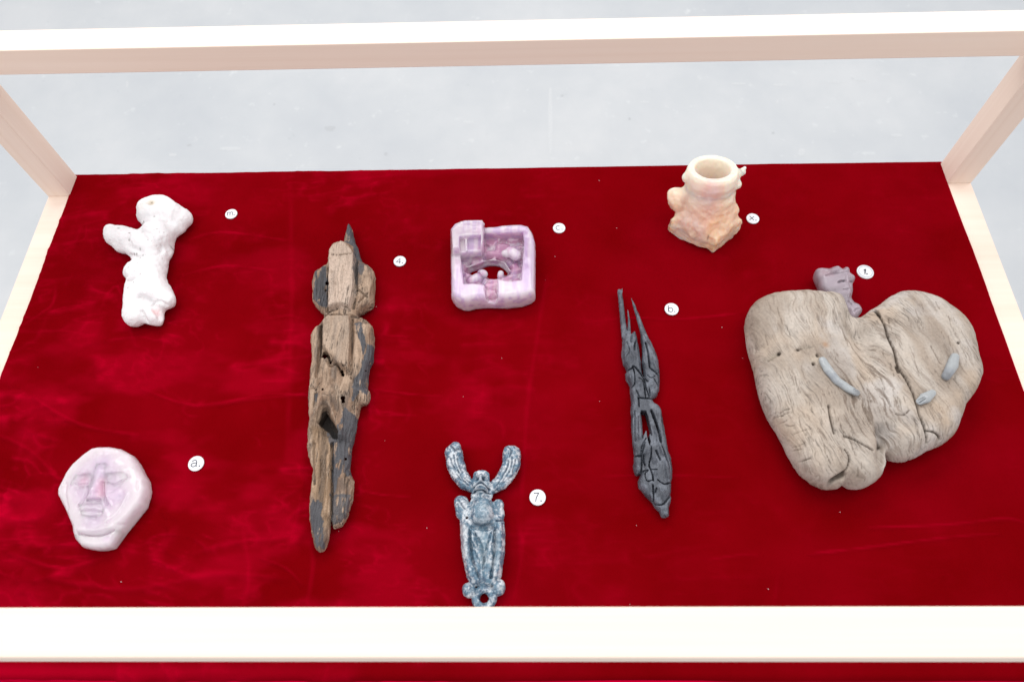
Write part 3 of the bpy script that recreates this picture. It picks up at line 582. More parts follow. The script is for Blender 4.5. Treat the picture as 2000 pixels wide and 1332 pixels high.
# ================================================================== 3. pink glass block ("c.")
def glass_mats():
    a = mat_sculpt('pink_cast_glass', rough=0.10, nscale=120, bump=0.10, bdist=0.001, sss=0.8, ssr=(1.0, 0.8, 0.95), sscale=0.03, trans=0.22, spec=0.5, coat=0.5, var=(0.96, 1.03), ior=1.4)
    b = mat_sculpt('rose_cast_glass', rough=0.22, nscale=90, bump=0.08, bdist=0.001, sss=0.7, ssr=(1.0, 0.8, 0.95), sscale=0.03, trans=0.18, spec=0.5, coat=0.35, var=(0.96, 1.03), ior=1.4)
    return a, b
G_PINK, G_ROSE = glass_mats()
def glass_block():
    z = 0.024; c = 'P'; k = mpp(c, 700, 700, z)
    out = [(185,350),(230,290),(330,250),(583,330),(700,325),(800,308),(920,299),(1020,297),(1110,320),(1160,400),(1185,490),(1190,600),(1188,900),(1187,1090),(1130,1130),(1020,1165),(850,1185),(620,1180),(470,1190),(400,1212),(330,1208),(240,1170),(195,1110),(190,900),(188,600)]
    p = W2(c, out, z); g = Grid(*bounds(np.vstack([p, W2(c, [(360, 170), (600, 200)], z)]), 0.008), 0.0, 0.075, 0.0011)
    d2 = poly_sd(g.X, g.Y, p); F = g.slab(d2, 0.010, 0.022, 0.022, z, 2.6)
    cav = W2(c, [(590,400),(1035,385),(1050,500),(1035,700),(1015,940),(890,960),(740,935),(742,1140),(680,1160),(605,1140),(592,1000),(480,985),(350,985),(325,800),(310,660),(480,610),(540,560)], 0.03)
    dc = poly_sd(g.X, g.Y, cav); P3 = np.stack([g.X, g.Y, g.X * 0], -1)
    fr = np.abs(fbm(P3 * [1, 1.5, 1], 48, 2)); facet = np.minimum(fr, 0.3) * 0.016; hole = smooth_poly(W2(c, [(408,806),(432,765),(520,742),(600,704),(680,694),(765,704),(828,750),(855,790),(838,822),(790,790),(762,795),(738,826),(738,860),(700,872),(648,865),(610,832),(596,788),(555,772),(520,798),(470,815)], 0.014), 2)
    bot = 0.024 + facet - 0.004 * ss(g.X, p[:, 0].min() + 0.06, p[:, 0].max()); bot = 0.010 + (bot - 0.010) * ss(poly_sd(g.X, g.Y, hole), 0.0, 0.012)
    cavF = np.maximum(dc[:, :, None], (bot[:, :, None] - g.Z3)).astype(np.float32); F = smax(F, -cavF, 0.003)
    cube = W2(c, [(190,345),(250,280),(345,225),(575,222),(583,250),(578,500),(545,555),(350,575),(200,575)], 0.05); dq = poly_sd(g.X, g.Y, cube)
    Cb = g.slab(dq, 0.005, 0.034, 0.030, 0.030, 3.0); dent = W2(c, [(290,390),(540,370),(530,540),(290,570)], 0.06); Cb = smax(Cb, -np.maximum(poly_sd(g.X, g.Y, dent)[:, :, None], 0.052 - g.Z3 + 0 * g.X3), 0.002)
    F = smin(F, Cb.astype(np.float32), 0.002)
    W = lambda x, y, zz: W3(c, x, y, zz)
    for pts, r in [([W(825, 575, 0.036), W(850, 590, 0.034)], 42), ([W(890, 560, 0.036), W(950, 600, 0.036)], 66), ([W(575, 820, 0.026), W(545, 810, 0.026)], 48), ([W(440, 905, 0.026), W(500, 870, 0.028)], 64), ([W(775, 815, 0.028), W(770, 850, 0.026)], 38), ([W(365, 215, 0.05)], 28), ([W(480, 222, 0.055), W(570, 232, 0.055)], 16), ([W(820, 900, 0.022), W(870, 920, 0.02)], 46), ([W(360, 300, 0.055), W(370, 540, 0.054)], 16)]:
        F = smin(F, g.caps(pts, r * k), 0.002)
    # ridge around the hole and over the cavity
    for pts, r in [([(330, 640), (480, 690), (560, 690)], 20), ([(380, 740), (540, 690), (680, 655), (820, 690), (880, 780)], 12), ([(520, 640), (640, 560), (700, 480)], 16), ([(700, 500), (740, 560), (700, 640)], 12)]:
        F = smin(F, g.caps([W(x, y, 0.022) for x, y in pts], r * k), 0.006)
    F = smax(F, -np.repeat(poly_sd(g.X, g.Y, hole)[:, :, None], len(g.z), 2).astype(np.float32), 0.002)
    V, Q = surfnet(F, g); V = lap(V, Q, 1); N = vnorm(V, Q); V = V + N * (0.0006 * fbm(V, 70, 3))[:, None]
    dcv = poly_sd(V[:, 0], V[:, 1], cav); col = np.tile(srgb(236, 208, 232), (len(V), 1))
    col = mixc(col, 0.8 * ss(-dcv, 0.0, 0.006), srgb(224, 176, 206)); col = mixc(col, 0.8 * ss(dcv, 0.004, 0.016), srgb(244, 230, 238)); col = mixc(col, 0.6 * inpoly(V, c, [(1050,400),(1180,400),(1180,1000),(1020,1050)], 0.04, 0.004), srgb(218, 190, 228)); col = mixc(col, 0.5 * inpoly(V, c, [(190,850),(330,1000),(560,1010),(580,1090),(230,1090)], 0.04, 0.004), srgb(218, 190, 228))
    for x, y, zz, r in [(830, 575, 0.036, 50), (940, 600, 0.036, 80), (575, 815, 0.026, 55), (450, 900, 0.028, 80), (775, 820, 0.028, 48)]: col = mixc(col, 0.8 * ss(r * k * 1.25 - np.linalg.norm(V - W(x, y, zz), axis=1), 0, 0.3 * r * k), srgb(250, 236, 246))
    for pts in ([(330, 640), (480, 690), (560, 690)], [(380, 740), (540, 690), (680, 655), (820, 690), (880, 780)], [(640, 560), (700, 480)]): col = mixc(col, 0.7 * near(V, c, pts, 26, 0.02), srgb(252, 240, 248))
    col = mixc(col, 0.7 * inpoly(V, c, [(605, 880), (735, 880), (738, 1150), (610, 1150)], 0.022, 0.002), srgb(232, 170, 198)); col = mixc(col, 0.5 * inpoly(V, c, [(590, 400), (1035, 385), (1040, 440), (600, 480)], 0.03, 0.002), srgb(222, 150, 180))
    st_ = fbm(V * [1, 0.12, 1], 150, 3, off=3); col = mixc(col, 0.6 * ss(st_, 0.0, 0.4), srgb(208, 176, 222)); col = mixc(col, 0.5 * ss(-st_, 0.05, 0.4), srgb(250, 238, 246))
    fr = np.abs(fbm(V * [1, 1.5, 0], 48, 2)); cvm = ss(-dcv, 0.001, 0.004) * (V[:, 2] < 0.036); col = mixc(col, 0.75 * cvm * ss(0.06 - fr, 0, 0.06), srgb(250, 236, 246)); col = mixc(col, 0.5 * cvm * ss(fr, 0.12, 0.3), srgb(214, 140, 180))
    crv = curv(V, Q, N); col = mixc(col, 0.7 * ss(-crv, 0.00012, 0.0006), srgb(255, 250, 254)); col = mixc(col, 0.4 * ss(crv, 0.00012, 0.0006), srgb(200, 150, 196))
    t = empty('glass_block', (*W3(c, 690, 760, 0)[:2], Z_CL), 'square pink cast glass block with a crescent hole and a raised corner cube', 'glass sculpture')
    Fc = V[Q].mean(1); lab = np.zeros(len(Q), int); lab[(poly_sd(Fc[:, 0], Fc[:, 1], cube) < 0.0015) & (Fc[:, 2] > 0.034)] = 1
    def dist(x, y, zz, r): return np.linalg.norm(Fc - W(x, y, zz), axis=1) < r * k
    lab[dist(920, 580, 0.036, 98)] = 2; lab[dist(828, 575, 0.036, 52)] = 2; lab[dist(575, 815, 0.03, 62)] = 3; lab[dist(465, 890, 0.03, 92)] = 4; lab[dist(775, 820, 0.03, 56)] = 5
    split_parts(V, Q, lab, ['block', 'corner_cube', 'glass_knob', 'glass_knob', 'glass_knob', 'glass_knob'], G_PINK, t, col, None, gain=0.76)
glass_block()

# ================================================================== 4. peach resin vessel ("x.")
def vessel():
    c = 'X'; L, Fr, Rr = (W3(c, *q, 0.0) for q in [(185, 955), (700, 1205), (1000, 955)]); Bk = L + Rr - Fr; base = (L + Rr) / 2; ztop = 0.122
    axis_t = np.array([*W3(c, 705, 240, ztop)[:2], ztop]); ab = np.array([base[0], base[1] + 0.008, 0.0]); av = axis_t - ab; H = np.linalg.norm(av); av = av / H
    g = Grid(base[0] - 0.078, base[0] + 0.085, base[1] - 0.062, base[1] + 0.105, 0.0, 0.150, 0.0013)
    P = [g.X3 - ab[0], g.Y3 - ab[1], g.Z3 - ab[2]]; t = P[0] * av[0] + P[1] * av[1] + P[2] * av[2]
    r = np.sqrt(np.maximum((P[0] - t * av[0]) ** 2 + (P[1] - t * av[1]) ** 2 + (P[2] - t * av[2]) ** 2, 0)); tn = t / H
    prof = np.interp(tn, [0, 0.2, 0.4, 0.55, 0.68, 0.76, 0.84, 0.95, 1.0], [0.047, 0.0465, 0.0455, 0.044, 0.0425, 0.0415, 0.0438, 0.0432, 0.0400])
    F = np.maximum(r - prof, np.maximum(t - H, -t)).astype(np.float32)
    sq = poly_sd(g.X, g.Y, np.array([q[:2] for q in (L, Fr, Rr, Bk)])); F = smin(F, g.slab(sq, 0.006, 0.024, 0.014, 0.014, 3.0), 0.016)
    W = lambda x, y, zz: W3(c, x, y, zz); k = mpp(c, 600, 700, 0.05)
    for q, rad, kk in [([(290, 560, 0.062), (300, 620, 0.054)], 92, 0.010), ([(300, 580, 0.06), (480, 600, 0.06)], 90, 0.012), ([(405, 350, 0.104), (500, 350, 0.104)], 50, 0.008), ([(960, 320, 0.108), (1030, 290, 0.112)], 42, 0.006), ([(1045, 255, 0.118), (1062, 240, 0.120)], 18, 0.003), ([(900, 430, 0.098), (975, 425, 0.098)], 52, 0.008),
                       ([(930, 700, 0.05)], 50, 0.008), ([(945, 830, 0.03)], 46, 0.005), ([(950, 930, 0.018)], 52, 0.004), ([(330, 780, 0.03)], 50, 0.004), ([(270, 880, 0.02)], 60, 0.006), ([(480, 960, 0.028)], 66, 0.003), ([(640, 1000, 0.024)], 70, 0.004),
                       ([(760, 680, 0.062), (820, 640, 0.066)], 60, 0.004), ([(560, 510, 0.088), (680, 500, 0.09), (820, 520, 0.086)], 34, 0.006), ([(820, 960, 0.022)], 60, 0.004), ([(560, 760, 0.05)], 60, 0.006), ([(780, 1060, 0.014)], 50, 0.005), ([(870, 880, 0.03)], 42, 0.003)]:
        F = smin(F, g.caps([W(*a) for a in q], rad * k), kk)
    ri = np.interp(tn, [0, 0.25, 0.3, 0.9, 1.0], [0.0, 0.0, 0.022, 0.0270, 0.0305]); F = smax(F, -np.maximum(r - ri, 0.28 - tn).astype(np.float32), 0.003)
    F = np.maximum(F, (0.0 - g.Z3 + 0 * g.X3)).astype(np.float32)
    V, Q = surfnet(F, g); V = lap(V, Q, 2); N = vnorm(V, Q); tt = (V - ab) @ av / H
    low = 1 - ss(tt, 0.55, 0.85); V = V + N * (0.0024 * fbm(V, 50, 3) * (0.30 + low) + 0.0009 * fbm(V, 160, 3) * (0.3 + low) + 0.0008 * fbm(V * [1, 1, 3], 40, 2))[:, None]
    col = mixc(np.tile(srgb(250, 214, 184), (len(V), 1)), ss(tt, 0.40, 0.92), srgb(250, 240, 224)); col = mixc(col, 0.8 * near(V, c, [(600, 1000), (820, 1080)], 150, 0.02) * ss(fbm(V, 60, 3), -0.3, 0.4), srgb(246, 190, 140))
    col = mixc(col, 0.45 * near(V, c, [(560, 780), (640, 830)], 100, 0.045), srgb(232, 180, 188)); col = mixc(col, 0.6 * near(V, c, [(325, 790)], 36, 0.03), srgb(200, 150, 135)); col = mixc(col, 0.4 * near(V, c, [(330, 940), (540, 1060)], 60, 0.015), srgb(226, 200, 204))
    col = mixc(col, 0.7 * near(V, c, [(205, 925)], 12, 0.01), srgb(120, 100, 90)); col = mixc(col, 0.6 * near(V, c, [(605, 1140)], 10, 0.004), srgb(110, 85, 80))
    m = mat_sculpt('peach_resin', rough=0.42, nscale=140, bump=0.2, bdist=0.001, sss=0.9, ssr=(1.0, 0.6, 0.4), sscale=0.03, trans=0.0, spec=0.4, coat=0.1, var=(0.95, 1.03))
    tob = empty('resin_vessel', (base[0], base[1], Z_CL), 'lumpy peach coloured resin vessel with a round open mouth standing at the back edge', 'vessel')
    lab = np.zeros(len(Q), int); Fc = V[Q].mean(1); tf = (Fc - ab) @ av / H; rf = np.linalg.norm(Fc - ab - np.outer(tf * H, av), axis=1)
    lab[(tf > 0.72)] = 1; lab[(Fc[:, 2] < 0.022) & (tf < 0.4)] = 2
    lab[np.minimum(np.linalg.norm(Fc - W(290, 560, 0.062), axis=1), np.linalg.norm(Fc - W(300, 640, 0.05), axis=1)) < 96 * k] = 3; lab[np.linalg.norm(Fc - W(1045, 270, 0.114), axis=1) < 48 * k] = 4
    V[:, 2] += Z_CL - 0.001
    split_parts(V, Q, lab, ['body', 'rim', 'base', 'side_lobe', 'rim_knob'], m, tob, col, None, gain=0.84)
vessel()

# ================================================================== 5. frosted glass face ("a.")
def glass_face():
    z = 0.016; c = 'A'; k = mpp(c, 600, 650, z)
    out = [(142,650),(150,580),(190,500),(235,400),(320,300),(410,220),(515,142),(600,128),(700,125),(820,148),(930,210),(1000,300),(1090,470),(1108,570),(1095,650),(1060,750),(980,850),(880,970),(790,1090),(720,1185),(620,1215),(540,1218),(470,1208),(390,1188),(325,1110),(300,1030),(297,980),(250,870),(215,790),(175,720)]
    p = W2(c, out, z); g = Grid(*bounds(p, 0.006), 0.0, 0.062, 0.0011); d2 = poly_sd(g.X, g.Y, p) + 0.0022
    R = Relief(0.034)
    R.pg(c, [(205,640),(260,480),(380,340),(540,230),(760,230),(900,330),(1010,480),(1030,620),(960,780),(830,900),(680,980),(330,1010),(260,850)], 60, 0.007)
    R.st(c, [(570,380),(548,470),(525,560)], 40, 0.006).st(c, [(520,590),(508,640)], 44, 0.010).st(c, [(455,645)], 24, 0.004).st(c, [(572,645)], 24, 0.004).st(c, [(330,415),(430,385),(510,420)], 34, 0.003).st(c, [(610,400),(710,360),(830,380)], 36, 0.003)
    R.st(c, [(390,460)], 70, -0.006).st(c, [(690,450)], 74, -0.006).st(c, [(380,490),(420,485)], 34, 0.0035).st(c, [(690,480),(740,460)], 34, 0.003).st(c, [(300,490),(360,515),(440,500)], 7, -0.003).st(c, [(640,490),(720,510),(800,470)], 7, -0.003)
    R.st(c, [(270,560),(260,600)], 50, 0.0035).st(c, [(440,540),(430,620),(350,740)], 16, -0.004).st(c, [(600,500),(610,620),(640,720)], 16, -0.005).st(c, [(440,680),(570,675)], 12, -0.0045).st(c, [(390,765),(430,752),(470,762),(520,750),(570,775)], 17, 0.0035).st(c, [(375,795),(470,788),(590,800)], 8, -0.003).st(c, [(410,822),(480,826),(550,822)], 17, 0.003).st(c, [(440,870),(520,870)], 20, -0.002)
    R.st(c, [(860,440),(760,540),(700,590)], 26, -0.0025).st(c, [(790,580),(820,650),(770,710)], 34, -0.0025).st(c, [(650,640),(700,740)], 10, 0.003).st(c, [(620,780),(660,860),(640,900)], 18, 0.003).st(c, [(960,480),(960,560)], 16, -0.003)
    R.st(c, [(1010,450),(1040,560),(1000,720),(880,880),(760,930)], 12, -0.004).st(c, [(640,900),(760,800),(860,620)], 14, 0.003).st(c, [(335,1020),(430,1040),(560,1040),(700,985)], 11, -0.006).st(c, [(350,985),(500,990),(700,950)], 20, 0.003).st(c, [(640,1060),(690,1090)], 40, -0.003).st(c, [(640,640),(760,600)], 40, 0.003)
    R.st(c, [(205,500),(210,640),(230,760)], 14, -0.004)
    top = np.clip(0.013 + 0.62 * R.ev(g.X, g.Y) + 0.0012 * fbm(np.stack([g.X, g.Y, g.X * 0], -1), 40, 3), 0.004, 1); F = g.slab(d2, 0.010, top + 0.004, 0.012, z, 2.6)
    V, Q = surfnet(F, g); V = lap(V, Q, 1); N = vnorm(V, Q); up = upm(N)
    V = V + N * (0.0010 * fbm(V, 45, 3) + 0.0003 * fbm(V, 200, 2))[:, None]
    dd = -poly_sd(V[:, 0], V[:, 1], p); col = mixc(np.tile(srgb(240, 228, 234), (len(V), 1)), 0.8 * ss(dd, 0.012, 0.040) * ss(fbm(V, 22, 3), -0.6, 0.3), srgb(224, 198, 224))  # light passing through the glass put into the colour: mauve centre, paler rim
    col = mixc(col, 0.6 * near(V, c, [(590, 480), (580, 620)], 40, 0.035), srgb(240, 176, 200)); col = mixc(col, 0.55 * near(V, c, [(400, 470)], 60, 0.035), srgb(234, 178, 198)); col = mixc(col, 0.6 * near(V, c, [(600, 290), (560, 380)], 90, 0.035), srgb(214, 190, 222)); col = mixc(col, 0.4 * near(V, c, [(480, 880)], 90, 0.035), srgb(214, 192, 222)); col = mixc(col, 0.5 * near(V, c, [(660, 1080)], 45, 0.025), srgb(222, 190, 220))
    col = mixc(col, 0.45 * near(V, c, [(790, 650)], 40, 0.03), srgb(205, 190, 212)); crv = curv(V, Q, N); col = mixc(col, 0.5 * ss(-crv, 0.00015, 0.0006), srgb(255, 248, 252)); col = mixc(col, 0.4 * ss(crv, 0.00015, 0.0006), srgb(206, 176, 212))  # rim and ridges painted paler as a highlight, hollows tinted darker
    t = empty('glass_mask', (*W3(c, 620, 680, 0)[:2], Z_CL), 'pale rose frosted glass mask of a sleeping face lying at the lower left', 'glass sculpture')
    Fc = V[Q].mean(1); lab = np.zeros(len(Q), int)
    S = lambda pts: (poly_sd(Fc[:, 0], Fc[:, 1], W2(c, pts, 0.034)) < 0) & (Fc[:, 2] > 0.016)
    lab[S([(530, 300), (640, 300), (610, 520), (610, 680), (420, 690), (440, 600), (500, 520)])] = 1
    lab[S([(300, 420), (480, 400), (480, 530), (340, 550), (260, 520)])] = 2; lab[S([(640, 400), (820, 390), (860, 440), (740, 530), (640, 500)])] = 3
    lab[S([(340, 720), (580, 710), (620, 790), (570, 850), (390, 850)])] = 4; lab[S([(290, 1030), (560, 1040), (720, 980), (830, 1040), (700, 1230), (350, 1230)])] = 5
    split_parts(V, Q, lab, ['mask_body', 'nose', 'eye', 'eye', 'mouth', 'chin'], G_ROSE, t, col, None, gain=0.83)
glass_face()

# ================================================================== 6. blue glazed horned figure ("7.")
def horned_figure():
    z = 0.018; c = 'F'; k = mpp(c, 380, 700, z)
    out = [(215,660),(215,720),(220,800),(230,900),(250,1000),(262,1060),(300,1120),(380,1130),(460,1120),(515,1060),(530,970),(542,880),(541,780),(536,660),(520,640),(500,600),(440,500),(300,500),(240,600)]
    p = W2(c, out, z); g = Grid(*bounds(np.vstack([p, W2(c, [(90, 80), (665, 1300)], z)]), 0.006), 0.0, 0.052, 0.00105)
    R = Relief(0.03)
    R.st(c, [(240,700),(255,900),(285,1040)], 30, 0.005).st(c, [(510,680),(505,880),(480,1040)], 30, 0.005).st(c, [(290,720),(300,900),(350,1060)], 8, -0.006).st(c, [(465,720),(460,900),(440,1060)], 8, -0.007)
    R.st(c, [(300,730),(330,850),(370,960),(375,1080)], 14, 0.004).st(c, [(455,730),(430,860),(395,980)], 14, 0.003).st(c, [(300,790),(350,850),(370,900)], 12, 0.003).st(c, [(320,740),(380,850),(385,1000)], 7, -0.0035).st(c, [(440,740),(400,880),(388,960)], 7, -0.0035).st(c, [(300,700),(380,712),(460,700)], 12, -0.004)
    top = np.clip(0.011 + R.ev(g.X, g.Y), 0.003, 1); F = g.slab(poly_sd(g.X, g.Y, p), 0.011, top, 0.012, z)
    W = lambda x, y, zz: W3(c, x, y, zz)
    def cap(pts, r, kk):
        nonlocal F
        F = smin(F, g.caps([W(*a) for a in pts], [a * k for a in (r if hasattr(r, '__len__') else [r] * len(pts))]), kk)
    cap([(172, 165, 0.018), (180, 230, 0.018), (205, 310, 0.018), (250, 375, 0.018), (300, 410, 0.017)], [68, 68, 62, 55, 42], 0.003); cap([(183, 128, 0.026)], 44, 0.0015)
    cap([(590, 175, 0.018), (588, 240, 0.018), (560, 310, 0.018), (510, 380, 0.018), (450, 420, 0.017)], [68, 68, 64, 55, 42], 0.003); cap([(566, 150, 0.025)], 40, 0.0015)
    cap([(370, 350, 0.022), (365, 400, 0.022)], [62, 72], 0.003); cap([(320, 462, 0.020), (430, 465, 0.020)], 24, 0.002); cap([(318, 478, 0.020), (430, 482, 0.020)], 22, 0.0015)
    cap([(225, 525, 0.018), (235, 600, 0.017)], [54, 50], 0.003); cap([(495, 540, 0.018), (500, 620, 0.016)], [42, 38], 0.003)
    cap([(375, 565, 0.026), (378, 610, 0.026)], [80, 86], 0.002)
    cap([(280, 1145, 0.018), (282, 1160, 0.018)], [44, 46], 0.002); cap([(498, 1125, 0.018), (495, 1150, 0.018)], [44, 44], 0.002)
    a0 = W(392, 1215, 0.016); rr = np.sqrt((g.X3 - a0[0]) ** 2 + (g.Y3 - a0[1]) ** 2); tor = np.sqrt((rr - 58 * k) ** 2 + (g.Z3 - 0.016) ** 2) - 29 * k; F = smin(F, tor.astype(np.float32), 0.003)
    F = smax(F, -np.repeat((np.sqrt((g.X - a0[0]) ** 2 + (g.Y - a0[1]) ** 2) - 24 * k)[:, :, None], len(g.z), 2).astype(np.float32), 0.002)
    F = smax(F, -g.caps([W(265, 615, 0.05), W(268, 650, 0.002)], 11 * k), 0.001)
    V, Q = surfnet(F, g); V = lap(V, Q, 1); N = vnorm(V, Q); up = upm(N)
    D = Relief(0.03)
    for dx in (-26, 0, 26): D.st(c, [(172 + dx, 185 + abs(dx)), (181 + dx, 240), (205 + dx * 1.1, 300)], 8, -0.0017); D.st(c, [(200 + dx, 290 + dx), (235 + dx * .9, 350), (275 + dx * .6, 395 - abs(dx))], 7, -0.0014); D.st(c, [(592 + dx, 195 + abs(dx)), (590 + dx, 245), (572 + dx * 1.1, 300)], 8, -0.0017); D.st(c, [(575 + dx, 300 + dx), (535 + dx * 0.9, 355), (500 + dx * .7, 392)], 7, -0.0013)
    D.st(c, [(150,120),(180,150),(210,140)], 7, -0.002).st(c, [(560,120),(590,150),(575,190)], 7, -0.002)
    D.st(c, [(335,350)], 15, -0.005).st(c, [(395,350)], 15, -0.006).st(c, [(366,340),(366,375)], 11, 0.003).st(c, [(310,420),(370,385),(425,420)], 7, -0.003).st(c, [(320,410),(370,405),(420,412)], 10, 0.0015).st(c, [(300,445),(370,440),(440,448)], 6, -0.003)
    D.st(c, [(300,320),(370,292),(440,320)], 8, 0.001).st(c, [(200,500),(250,560)], 8, -0.0015).st(c, [(480,650),(540,640)], 7, -0.003)
    V = V + N * (1.4 * D.ev(V[:, 0], V[:, 1]) * up + 0.0012 * fbm(V, 80, 3) + 0.0008 * fbm(V, 230, 3))[:, None]
    a = ss(fbm(V, 110, 5, 0.65), -0.02, 0.20); col = mixc(np.tile(srgb(104, 138, 160), (len(V), 1)), a, srgb(226, 232, 238)); col = mixc(col, 0.8 * ss(1 - np.abs(fbm(V, 120, 3, off=6)) * 6, 0.4, 0.95) * ss(fbm(V, 50, 2, off=16), -0.3, 0.1), srgb(56, 74, 100)); col = mixc(col, 0.7 * ss(fbm(V, 330, 3, off=26), 0.12, 0.3), srgb(70, 92, 118)); col = mixc(col, 0.6 * ss(fbm(V, 300, 3, off=36), 0.15, 0.35), srgb(232, 236, 240))
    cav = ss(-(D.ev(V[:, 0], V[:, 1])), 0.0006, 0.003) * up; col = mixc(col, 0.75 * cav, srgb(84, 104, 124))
    col = mixc(col, 0.65 * near(V, c, [(375, 560), (380, 620)], 70, 0.04), srgb(130, 156, 172)); col = mixc(col, 0.6 * near(V, c, [(380, 740), (390, 960)], 38, 0.03), srgb(128, 156, 170)); col = mixc(col, 0.6 * near(V, c, [(490, 760), (480, 960)], 24, 0.03), srgb(112, 142, 160)); col = mixc(col, 0.5 * near(V, c, [(235, 700), (250, 900)], 26, 0.03), srgb(214, 216, 218))
    col = mixc(col, 0.8 * near(V, c, [(310, 672), (380, 690), (455, 672)], 12, 0.03), srgb(62, 78, 96)); col = mixc(col, 0.7 * near(V, c, [(512, 1135)], 20, 0.03), srgb(225, 225, 225))
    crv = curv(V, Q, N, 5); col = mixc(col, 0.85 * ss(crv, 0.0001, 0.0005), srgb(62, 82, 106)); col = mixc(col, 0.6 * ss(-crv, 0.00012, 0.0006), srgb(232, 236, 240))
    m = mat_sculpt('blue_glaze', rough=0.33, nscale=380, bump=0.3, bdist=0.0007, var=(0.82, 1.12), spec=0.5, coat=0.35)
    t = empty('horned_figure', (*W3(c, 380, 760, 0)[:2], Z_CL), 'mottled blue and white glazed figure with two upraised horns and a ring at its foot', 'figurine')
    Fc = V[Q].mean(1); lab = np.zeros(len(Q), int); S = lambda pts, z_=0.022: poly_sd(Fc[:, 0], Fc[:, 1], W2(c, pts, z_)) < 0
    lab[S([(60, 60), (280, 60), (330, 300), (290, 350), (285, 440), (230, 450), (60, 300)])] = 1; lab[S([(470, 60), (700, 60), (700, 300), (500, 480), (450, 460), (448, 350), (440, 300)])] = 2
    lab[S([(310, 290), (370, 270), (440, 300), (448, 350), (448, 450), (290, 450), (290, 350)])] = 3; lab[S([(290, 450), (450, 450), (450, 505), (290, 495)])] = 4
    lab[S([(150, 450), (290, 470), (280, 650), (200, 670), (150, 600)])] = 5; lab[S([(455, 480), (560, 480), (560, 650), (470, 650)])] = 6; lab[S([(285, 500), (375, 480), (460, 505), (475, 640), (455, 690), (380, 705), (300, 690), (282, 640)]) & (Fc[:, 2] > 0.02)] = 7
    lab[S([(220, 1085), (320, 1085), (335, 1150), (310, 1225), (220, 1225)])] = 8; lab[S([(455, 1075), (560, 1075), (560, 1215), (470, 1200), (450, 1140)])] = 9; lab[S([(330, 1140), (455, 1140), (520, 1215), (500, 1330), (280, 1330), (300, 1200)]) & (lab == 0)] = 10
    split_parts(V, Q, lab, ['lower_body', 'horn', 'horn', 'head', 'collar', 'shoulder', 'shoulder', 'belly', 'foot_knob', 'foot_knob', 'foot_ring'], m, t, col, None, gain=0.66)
horned_figure()

